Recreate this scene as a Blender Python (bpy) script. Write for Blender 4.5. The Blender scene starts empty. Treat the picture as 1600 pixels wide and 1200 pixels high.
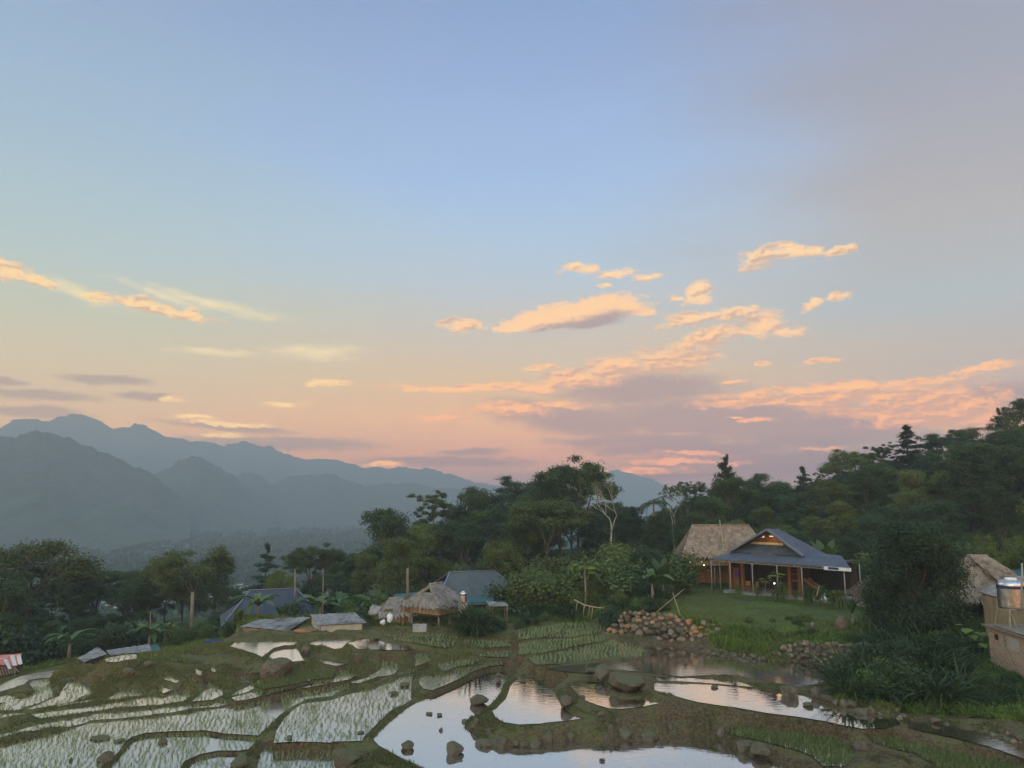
import bpy, math, random
import numpy as np
from mathutils import Vector, Matrix, kdtree
from mathutils.geometry import tessellate_polygon

# ------------------------------------------------------------------ camera
SCN = bpy.context.scene
COL = SCN.collection
CAMZ = 30.0
PITCH = math.radians(8.5)
F = 1204.0
cam_d = bpy.data.cameras.new('camera')
cam_d.sensor_width = 36.0
cam_d.lens = 36.0 * F / 1600.0
cam_d.clip_start = 0.3
cam_d.clip_end = 60000
cam = bpy.data.objects.new('camera', cam_d)
COL.objects.link(cam)
cam.location = (0, 0, CAMZ)
cam.rotation_euler = (math.pi / 2 + PITCH, 0, 0)
SCN.camera = cam

vs = SCN.view_settings
vs.view_transform = 'Standard'; vs.look = 'None'; vs.gamma = 1.0; vs.exposure = 0.0
vs.use_curve_mapping = False

CP, SP = math.cos(PITCH), math.sin(PITCH)
def ray(px, py):
    u = (px - 800.0) / F; v = (600.0 - py) / F
    return u, CP - SP * v, SP + CP * v
def P(px, py, z):                      # point of height z seen at a photo pixel
    x, y, w = ray(px, py)
    t = (z - CAMZ) / w
    return Vector((x * t, y * t, z))
def Q(px, py, r):                      # point at horizontal distance r seen at a photo pixel
    x, y, w = ray(px, py)
    t = r / math.hypot(x, y)
    return Vector((x * t, y * t, CAMZ + w * t))
def azel(px, py):
    x, y, w = ray(px, py)
    return math.atan2(x, y), math.atan2(w, math.hypot(x, y))
def LV(z): return CAMZ - (CAMZ - z) * 0.85

def srgb(r, g, b):
    f = lambda c: (c / 255 / 12.92) if c / 255 <= 0.04045 else ((c / 255 + 0.055) / 1.055) ** 2.4
    return (f(r), f(g), f(b), 1.0)

# ------------------------------------------------------------------ node helper
class NT:
    def __init__(s, tree): s.t = tree; s.n = tree.nodes; s.l = tree.links
    def new(s, typ, **kw):
        n = s.n.new(typ)
        for k, v in kw.items(): setattr(n, k, v)
        return n
    def put(s, sock, v):
        if v is None: return
        if isinstance(v, (int, float)): sock.default_value = v
        elif isinstance(v, (tuple, list)): sock.default_value = v
        else: s.l.new(v, sock)
    def math(s, op, a, b=None, c=None, clamp=False):
        n = s.new('ShaderNodeMath', operation=op, use_clamp=clamp)
        s.put(n.inputs[0], a); s.put(n.inputs[1], b)
        if c is not None: s.put(n.inputs[2], c)
        return n.outputs[0]
    def vmath(s, op, a, b=None, sc=None):
        n = s.new('ShaderNodeVectorMath', operation=op)
        s.put(n.inputs[0], a); s.put(n.inputs[1], b)
        if sc is not None: s.put(n.inputs['Scale'], sc)
        return n.outputs['Value'] if op in ('LENGTH', 'DOT_PRODUCT') else n.outputs[0]
    def mix(s, fac, a, b, mode='MIX'):
        n = s.new('ShaderNodeMix', data_type='RGBA', blend_type=mode)
        s.put(n.inputs[0], fac); s.put(n.inputs[6], a); s.put(n.inputs[7], b)
        return n.outputs[2]
    def rng(s, v, a, b, c=0.0, d=1.0, smooth=True):
        n = s.new('ShaderNodeMapRange', interpolation_type='SMOOTHSTEP' if smooth else 'LINEAR')
        s.put(n.inputs[0], v); s.put(n.inputs[1], a); s.put(n.inputs[2], b); s.put(n.inputs[3], c); s.put(n.inputs[4], d)
        return n.outputs[0]
    def ramp(s, v, stops, interp='LINEAR'):
        n = s.new('ShaderNodeValToRGB'); n.color_ramp.interpolation = interp
        e = n.color_ramp.elements
        while len(e) < len(stops): e.new(0.5)
        for i, (p, c) in enumerate(stops):
            e[i].position = p; e[i].color = c if len(c) == 4 else (*c, 1)
        s.put(n.inputs[0], v)
        return n.outputs[0]
    def noise(s, vec, scale, detail=4, rough=0.55, dist=0.0, out=0):
        n = s.new('ShaderNodeTexNoise')
        s.put(n.inputs['Vector'], vec); s.put(n.inputs['Scale'], scale)
        n.inputs['Detail'].default_value = detail; n.inputs['Roughness'].default_value = rough
        n.inputs['Distortion'].default_value = dist
        return n.outputs[out]
    def comb(s, x, y, z):
        n = s.new('ShaderNodeCombineXYZ'); s.put(n.inputs[0], x); s.put(n.inputs[1], y); s.put(n.inputs[2], z)
        return n.outputs[0]
    def sep(s, v):
        n = s.new('ShaderNodeSeparateXYZ'); s.put(n.inputs[0], v); return n.outputs

# ------------------------------------------------------------------ sky
SUN_EL = math.radians(7.0); SUN_AZ = math.radians(-62)   # low, to the left
world = bpy.data.worlds.new('World'); SCN.world = world
world.use_nodes = True
world.node_tree.nodes.clear()
W = NT(world.node_tree)
out = W.new('ShaderNodeOutputWorld')
BACK_FILL = 4.8; ZEN_FILL = 3.0  # fill glow added to the unseen sky behind and overhead, brightens ground and haze
tc = W.new('ShaderNodeTexCoord').outputs['Generated']
dx, dy, dz = W.sep(tc)
AZ = W.math('ARCTAN2', dx, dy)
EL = W.math('ARCSINE', dz)
SK = W.comb(AZ, EL, 0.0)

def elev(py): return 8.5 + math.degrees(math.atan((600 - py) / F))
def sky_ramp(rows):     # rows: (photo row, colour) from top to bottom; position = (el+10)/100
    st = [((elev(y) + 10) / 100.0, srgb(*c)) for y, c in rows][::-1]
    st = [(0.0, srgb(96, 104, 104)), (0.085, srgb(140, 140, 138))] + st + [(0.62, srgb(112, 140, 190)), (1.0, srgb(92, 118, 172))]
    return st
pos = W.math('DIVIDE', W.math('ADD', W.math('MULTIPLY', EL, 180 / math.pi), 10.0), 100.0)
# soft unevenness of the high haze
warp = W.noise(W.vmath('MULTIPLY', SK, (2.2, 9.0, 1.0)), 1.0, 4, 0.5)
pos2 = W.math('ADD', pos, W.math('MULTIPLY', W.math('SUBTRACT', warp, 0.5), 0.035))
RL = [(0, (142, 164, 196)), (200, (154, 180, 204)), (350, (168, 191, 200)), (440, (178, 195, 192)), (520, (190, 194, 176)), (600, (202, 190, 166)), (660, (208, 182, 156)), (730, (188, 164, 148))]
RC = [(0, (136, 163, 202)), (120, (148, 174, 212)), (280, (160, 188, 222)), (380, (172, 195, 215)), (450, (182, 194, 202)), (520, (196, 190, 180)), (600, (212, 186, 156)), (660, (222, 180, 150)), (710, (214, 170, 152)), (765, (168, 158, 158))]
RR = [(0, (150, 158, 180)), (200, (160, 166, 180)), (380, (176, 176, 178)), (500, (174, 184, 188)), (590, (184, 178, 172)), (700, (196, 170, 158)), (765, (172, 158, 154))]
cl = W.ramp(pos2, sky_ramp(RL)); cc = W.ramp(pos2, sky_ramp(RC)); cr = W.ramp(pos2, sky_ramp(RR))
azw = W.math('ADD', AZ, W.math('MULTIPLY', W.math('SUBTRACT', warp, 0.5), 0.5))
fl = W.rng(azw, -0.62, 0.0); fr = W.rng(azw, 0.08, 0.52)
base = W.mix(fr, W.mix(fl, cl, cc), cr)

# ragged coordinates for the clouds
wn = W.noise(W.vmath('MULTIPLY', SK, (16.0, 34.0, 1.0)), 1.0, 6, 0.62, 0.0, 1)
wv = W.vmath('MULTIPLY', W.vmath('SUBTRACT', wn, (0.5, 0.5, 0.5)), (0.05, 0.026, 0.0))
PW = W.vmath('ADD', SK, wv)
def field(ells, vec, soft=1.0):
    acc = None
    for (cx, cy, rx, ry, *rot) in ells:
        a, e = azel(cx, cy)
        k = math.cos(math.radians(rot[0])) if rot else 1; s_ = math.sin(math.radians(rot[0])) if rot else 0
        m = W.new('ShaderNodeMapping', vector_type='TEXTURE')
        if acc is not None:                       # (keeps the shader's stack small: one cloud after the other)
            ma = W.new('ShaderNodeVectorMath', operation='MULTIPLY_ADD')
            W.l.new(acc, ma.inputs[0]); ma.inputs[1].default_value = (1e-7, 1e-7, 0); W.l.new(vec, ma.inputs[2])
            W.l.new(ma.outputs[0], m.inputs[0])
        else: W.l.new(vec, m.inputs[0])
        m.inputs['Location'].default_value = (a, e, 0)
        m.inputs['Rotation'].default_value = (0, 0, math.radians(rot[0]) if rot else 0)
        m.inputs['Scale'].default_value = (rx / F, ry / F, 1)
        ln = W.vmath('LENGTH', m.outputs[0])
        acc = ln if acc is None else W.math('MINIMUM', acc, ln)
    return acc
CLB = [(868,495,82,19,10),(940,480,66,19,3),(803,513,24,7),(1000,489,26,7,-4)]
CLP = [(722,508,34,10),
 (905,421,32,6,3),(958,428,30,7,5),(1015,432,20,5),(940,447,12,4),
 (1195,402,36,15,8),(1235,388,26,10,-8),(1270,391,16,8),(1310,392,20,7),
 (1088,455,26,13,30),(1055,466,14,5),(1315,463,16,6),(1270,475,16,6,30),
 (1090,496,48,10,8),(1150,490,34,9,5),(1105,530,60,15,15),(1192,506,30,19),(1230,518,26,8),(1165,520,20,6),
 (1045,566,72,19,3),(965,574,62,20,14),(905,592,60,13,8),(820,604,70,8),(710,606,110,5),(845,578,36,5),
 (800,640,62,10,-5),(875,632,44,6),(720,640,20,3),
 (1300,606,180,8,2),(1345,620,130,15,2),(1220,628,130,9),(1430,624,90,22),(1500,642,80,22,-6),(1400,655,110,12,-8),
 (1280,565,26,4),(1200,567,12,4),(1535,572,45,7,5),(1140,598,20,3),
 (1000,738,60,6),(1085,722,80,5),(1290,698,26,3),(1080,708,50,3),(1175,658,22,3),(1150,652,14,3),
 (515,602,34,5),(445,629,28,4),(355,661,60,4),(690,652,48,5,-3),(272,623,20,4),(345,680,30,4),(300,650,24,3),(610,727,30,4),
 (12,420,28,12,-8),(45,434,34,7,-18),(242,482,72,9,-8),(190,474,34,6,-10),(300,490,22,7),(150,461,20,4)]
CLY = [(330,474,125,10,-9),(255,462,70,8,-14),(495,551,80,14),(340,550,70,7),(120,455,90,10,-12)]
CLS = [(1000,608,150,30),(1100,650,230,40),(900,655,160,28,-8),(1010,688,170,12),(1270,668,190,34),(1545,628,110,26),(925,503,62,10,5),
 (230,619,46,6),(60,617,80,8),(50,644,80,9),(360,667,110,6,-3),(440,692,150,12),(735,706,60,6),(700,722,150,10),(1330,720,320,26),
 (1080,700,200,14),(980,745,200,7),(10,598,30,5),(170,592,60,8)]
lenS = field(CLS, W.vmath('ADD', SK, W.vmath('MULTIPLY', wv, (0.7, 0.7, 0))))
lenY = field(CLY, W.vmath('ADD', SK, W.vmath('MULTIPLY', wv, (0.6, 0.3, 0))))
lenP = field(CLP, PW)
fb = W.noise(W.vmath('MULTIPLY', SK, (34.0, 80.0, 1.0)), 1.0, 8, 0.62)
fb2 = W.noise(W.vmath('MULTIPLY', W.vmath('ADD', SK, (0.0035, -0.0035, 0)), (34.0, 80.0, 1.0)), 1.0, 8, 0.62)
lenP2 = field([c for c in CLP if c[2] > 32 and c[1] < 660], W.vmath('ADD', PW, (-0.004, 0.010, 0)))
aS = W.rng(W.math('ADD', lenS, W.math('MULTIPLY', W.math('SUBTRACT', fb, 0.5), 0.9)), 1.25, 0.45)
cS = W.mix(W.rng(AZ, -0.4, 0.1), srgb(172, 158, 152), srgb(166, 150, 152))
c1 = W.mix(W.math('MULTIPLY', aS, 0.8), base, cS)
aY = W.rng(W.math('ADD', lenY, W.math('MULTIPLY', W.math('SUBTRACT', fb, 0.5), 2.2)), 1.3, -0.2)
c2 = W.mix(W.math('MULTIPLY', aY, 0.8), c1, srgb(238, 220, 176))
fine = W.noise(W.vmath('MULTIPLY', SK, (120.0, 230.0, 1.0)), 1.0, 5, 0.65)
edge = W.math('ADD', W.math('MULTIPLY', W.math('SUBTRACT', fb, 0.5), 2.7), W.math('MULTIPLY', W.math('SUBTRACT', fine, 0.5), 1.25))
aP = W.rng(W.math('ADD', lenP, edge), 1.36, 0.50)
relief = W.math('ADD', W.math('MULTIPLY', W.math('SUBTRACT', fb, fb2), 5.5), W.math('MULTIPLY', W.math('SUBTRACT', fine, 0.5), 1.1))
under = W.rng(lenP2, 0.45, 1.25)        # only the tops and edges are sunlit
lit = W.math('ADD', W.math('ADD', W.math('MULTIPLY', relief, 1.1), 0.16), W.math('MULTIPLY', under, 0.72), clamp=True)
warm = W.mix(W.rng(EL, 0.05, 0.28), srgb(255, 184, 136), srgb(255, 214, 164))
warm = W.mix(W.rng(AZ, -0.25, -0.1), srgb(252, 214, 160), warm)
cP = W.mix(lit, W.mix(0.28, srgb(186, 160, 154), warm), warm)
c3 = W.mix(W.math('MULTIPLY', aP, 0.93), c2, cP)
# the one smooth, lens shaped cloud: sunlit from the upper left, grey underneath
soft = W.math('ADD', W.math('MULTIPLY', W.math('SUBTRACT', fb, 0.5), 1.5), W.math('MULTIPLY', W.math('SUBTRACT', fine, 0.5), 0.8))
wvs = W.vmath('ADD', SK, W.vmath('MULTIPLY', wv, (0.45, 0.45, 0)))
lenB = field(CLB, wvs); lenB2 = field(CLB, W.vmath('ADD', wvs, (-0.010, 0.0165, 0)))
aB = W.rng(W.math('ADD', lenB, soft), 1.22, 0.72)
sh = W.rng(W.math('ADD', lenB2, W.math('MULTIPLY', soft, 0.9)), 0.25, 1.05)
c3 = W.mix(W.math('MULTIPLY', aB, 0.95), c3, W.mix(sh, srgb(178, 160, 158), srgb(252, 206, 160)))
nish = W.new('ShaderNodeTexSky', sky_type='NISHITA')
nish.sun_disc = False; nish.sun_elevation = SUN_EL; nish.sun_rotation = SUN_AZ
# the low sky is seen through kilometres of haze: brighten it by what that air takes away
HAZE_D = 0.00060; HAZE_H = 372.0; HAZE_Y = 4800.0
HAZE_L = srgb(143, 151, 154)
sinE = W.math('MAXIMUM', dz, 0.0001)
tau = W.math('MULTIPLY', W.math('MINIMUM', W.math('DIVIDE', HAZE_H, sinE), HAZE_Y), HAZE_D)
TR_ = W.math('EXPONENT', W.math('MULTIPLY', tau, -1.0))
glow = W.math('ADD', 1.0, W.math('ADD', W.math('MULTIPLY', W.rng(dy, 0.25, -0.85), BACK_FILL), W.math('MULTIPLY', W.rng(EL, 0.66, 1.2), ZEN_FILL)))
def sky_out(c):
    c = W.mix(1.0, c, W.mix(1.0, nish.outputs[0], (0.001, 0.001, 0.001, 1), 'MULTIPLY'), 'ADD')
    lost = W.vmath('SCALE', HAZE_L[:3], None, W.math('SUBTRACT', 1.0, TR_))
    c = W.vmath('SUBTRACT', c, lost)
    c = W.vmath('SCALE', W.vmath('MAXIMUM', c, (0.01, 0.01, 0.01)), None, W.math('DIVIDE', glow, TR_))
    # the added fill glow is tinted warmer than the sky in view
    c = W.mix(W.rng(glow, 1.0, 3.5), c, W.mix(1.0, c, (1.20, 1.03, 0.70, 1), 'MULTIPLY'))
    b_ = W.new('ShaderNodeBackground'); W.l.new(c, b_.inputs[0]); b_.inputs[1].default_value = 1.0
    return b_.outputs[0]
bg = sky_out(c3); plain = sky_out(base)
# clouds stand only in the low part of this half of the sky
zone = W.math('MULTIPLY', W.math('LESS_THAN', W.math('ABSOLUTE', W.math('SUBTRACT', EL, 0.165)), 0.165), W.math('LESS_THAN', W.math('ABSOLUTE', AZ), 0.78))
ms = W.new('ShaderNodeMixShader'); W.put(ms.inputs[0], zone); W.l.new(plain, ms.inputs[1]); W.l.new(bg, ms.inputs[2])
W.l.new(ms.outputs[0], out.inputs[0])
world.cycles.sampling_method = 'MANUAL'; world.cycles.sample_map_resolution = 1024

sun_d = bpy.data.lights.new('sun', 'SUN'); sun_d.energy = 0.6; sun_d.angle = math.radians(25); sun_d.color = (1.0, 0.82, 0.62)
sun = bpy.data.objects.new('sun', sun_d); COL.objects.link(sun)
sun.rotation_euler = Vector((math.sin(SUN_AZ) * math.cos(SUN_EL + .25), math.cos(SUN_AZ) * math.cos(SUN_EL + .25), math.sin(SUN_EL + .25))).to_track_quat('Z', 'Y').to_euler()
SCN.cycles.volume_bounces = 0
SCN.cycles.max_bounces = 6
SCN.cycles.transparent_max_bounces = 8

# ------------------------------------------------------------------ mesh helpers
def tag(o, label=None, cat=None, group=None, kind=None):
    if label: o['label'] = label
    if cat: o['category'] = cat
    if group: o['group'] = group
    if kind: o['kind'] = kind
    return o
def np_mesh(name, v, f, smooth=False):
    v = np.asarray(v, np.float32).reshape(-1, 3); f = np.asarray(f, np.int32)
    n, k = f.shape
    me = bpy.data.meshes.new(name)
    me.vertices.add(len(v)); me.vertices.foreach_set('co', v.ravel())
    me.loops.add(n * k); me.loops.foreach_set('vertex_index', f.ravel())
    me.polygons.add(n); me.polygons.foreach_set('loop_start', np.arange(0, n * k, k, dtype=np.int32))
    me.polygons.foreach_set('loop_total', np.full(n, k, np.int32))
    if smooth: me.polygons.foreach_set('use_smooth', np.ones(n, bool))
    me.update(calc_edges=True)
    return me
def attr(me, name, vals, dom='POINT'):
    a = me.attributes.new(name, 'FLOAT', dom); a.data.foreach_set('value', np.asarray(vals, np.float32))
def link(name, me, mat=None, parent=None, loc=None):
    o = bpy.data.objects.new(name, me); COL.objects.link(o)
    if mat is not None and me is not None and len(me.materials) == 0: me.materials.append(mat)
    if parent is not None: o.parent = parent
    if loc is not None: o.location = loc
    return o
def empty(name, loc=(0, 0, 0), rz=0.0):
    o = bpy.data.objects.new(name, None); COL.objects.link(o); o.location = loc; o.rotation_euler = (0, 0, rz)
    o.empty_display_size = 0.3
    return o
def kids(o, cache={}):
    return [c for c in bpy.data.objects if c.parent is o]
def dup(root, children, loc, rz=0.0, sc=1.0):
    r = root.copy(); COL.objects.link(r); r.location = loc; r.rotation_euler = (0, 0, rz); r.scale = (sc, sc, sc) if isinstance(sc, (int, float)) else sc
    for c in children:
        d = c.copy(); COL.objects.link(d); d.parent = r
    return r

class MB:
    """collects boxes, bars, tubes and sheets into one mesh"""
    def __init__(s): s.v = []; s.f = []; s.sm = []
    def add(s, vs_, fs, smooth=False):
        b = len(s.v); s.v += [tuple(v) for v in vs_]
        s.f += [tuple(b + i for i in f) for f in fs]; s.sm += [smooth] * len(fs)
    def box(s, c, size, rz=0.0, mat=None):
        hx, hy, hz = size[0] / 2, size[1] / 2, size[2] / 2
        vs_ = [Vector((sx * hx, sy * hy, sz * hz)) for sz in (-1, 1) for sx, sy in ((-1, -1), (1, -1), (1, 1), (-1, 1))]
        m = Matrix.Translation(Vector(c)) @ Matrix.Rotation(rz, 4, 'Z')
        if mat is not None: m = m @ mat
        s.add([m @ v for v in vs_], [(3, 2, 1, 0), (4, 5, 6, 7), (0, 1, 5, 4), (1, 2, 6, 5), (2, 3, 7, 6), (3, 0, 4, 7)])
    def bar(s, a, b, w=0.1, h=None, up=(0, 0, 1)):
        a, b = Vector(a), Vector(b); h = h or w
        d = (b - a).normalized(); u = Vector(up)
        if abs(d.dot(u)) > 0.98: u = Vector((0, 1, 0))
        r = d.cross(u).normalized() * w / 2; t = r.cross(d).normalized() * h / 2
        vs_ = [a - r - t, a + r - t, a + r + t, a - r + t, b - r - t, b + r - t, b + r + t, b - r + t]
        s.add(vs_, [(0, 1, 2, 3), (7, 6, 5, 4), (1, 0, 4, 5), (2, 1, 5, 6), (3, 2, 6, 7), (0, 3, 7, 4)])
    def tube(s, pts, rad, n=7, cap=True):
        pts = [Vector(p) for p in pts]
        if isinstance(rad, (int, float)): rad = [rad] * len(pts)
        rings = []; vs_ = []
        for i, p in enumerate(pts):
            d = (pts[min(i + 1, len(pts) - 1)] - pts[max(i - 1, 0)])
            d = d.normalized() if d.length > 1e-6 else Vector((0, 0, 1))
            u = Vector((1, 0, 0)) if abs(d.x) < 0.9 else Vector((0, 1, 0))
            a = d.cross(u).normalized(); b = d.cross(a).normalized()
            for k in range(n):
                t = 2 * math.pi * k / n
                vs_.append(p + (a * math.cos(t) + b * math.sin(t)) * rad[i])
        fs = []
        for i in range(len(pts) - 1):
            for k in range(n):
                fs.append((i * n + k, (i + 1) * n + k, (i + 1) * n + (k + 1) % n, i * n + (k + 1) % n))
        if cap: fs += [tuple(range(n)), tuple(reversed([(len(pts) - 1) * n + k for k in range(n)]))]
        s.add(vs_, fs, True)
    def slab(s, quad, th):
        """a sheet given by its corners, with thickness downward along its normal"""
        q = [Vector(p) for p in quad]; n = (q[1] - q[0]).cross(q[2] - q[0]).normalized()
        if n.z < 0: n = -n
        k = len(q); vs_ = q + [p - n * th for p in q]
        s.add(vs_, [tuple(range(k)), tuple(reversed(range(k, 2 * k)))] + [(i, i + k, (i + 1) % k + k, (i + 1) % k) for i in range(k)])
    def build(s, name, mat=None, parent=None, loc=None):
        me = bpy.data.meshes.new(name); me.from_pydata(s.v, [], s.f); me.update()
        me.polygons.foreach_set('use_smooth', s.sm)
        return link(name, me, mat, parent, loc)

def material(name, fn):
    m = bpy.data.materials.new(name); m.use_nodes = True; m.node_tree.nodes.clear()
    t = NT(m.node_tree); o = t.new('ShaderNodeOutputMaterial')
    t.l.new(fn(t), o.inputs[0]); return m
def princ(t, col, rough=0.8, metal=0.0, normal=None, spec=0.3, **kw):
    p = t.new('ShaderNodeBsdfPrincipled')
    t.put(p.inputs['Base Color'], col); t.put(p.inputs['Roughness'], rough); t.put(p.inputs['Metallic'], metal)
    p.inputs['Specular IOR Level'].default_value = spec
    if normal is not None: t.put(p.inputs['Normal'], normal)
    for k, v in kw.items(): t.put(p.inputs[k], v)
    return p.outputs[0]
def bump(t, h, strength=0.5, dist=0.05):
    b = t.new('ShaderNodeBump'); b.inputs['Strength'].default_value = strength; b.inputs['Distance'].default_value = dist
    t.put(b.inputs['Height'], h); return b.outputs[0]
def mottled(name, c1, c2, scale=2.0, rough=0.85, stretch=(1, 1, 1), bmp=0.4, spec=0.3, metal=0.0, c3=None, detail=6, coord='Object', bd=0.05):
    def fn(t):
        v = t.vmath('MULTIPLY', t.new('ShaderNodeTexCoord').outputs[coord], stretch)
        n = t.noise(v, scale, detail, 0.65); n2 = t.noise(v, scale * 5.3, 3, 0.6)
        f = t.rng(t.math('ADD', t.math('MULTIPLY', n, 0.7), t.math('MULTIPLY', n2, 0.3)), 0.32, 0.68)
        c = t.mix(f, c1, c2)
        if c3: c = t.mix(t.rng(t.noise(v, scale * 0.37, 3), 0.5, 0.7), c, c3)
        return princ(t, c, rough, metal, bump(t, n2, bmp, bd), spec)
    return material(name, fn)
# ------------------------------------------------------------------ the terraces: outlines read off the photo
ZM = {1: (0, 980, 4.848), 2: (300, 960, 4.848), 3: (560, 960, 4.706), 4: (850, 960, 4.571), 5: (1150, 960, 3.556)}
def px_of(*segs):
    out_ = []
    for z, pts in segs:
        x0, y0, s = ZM[z]
        out_ += [(x0 + a / s, y0 + b / s) for a, b in pts]
    return out_
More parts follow.
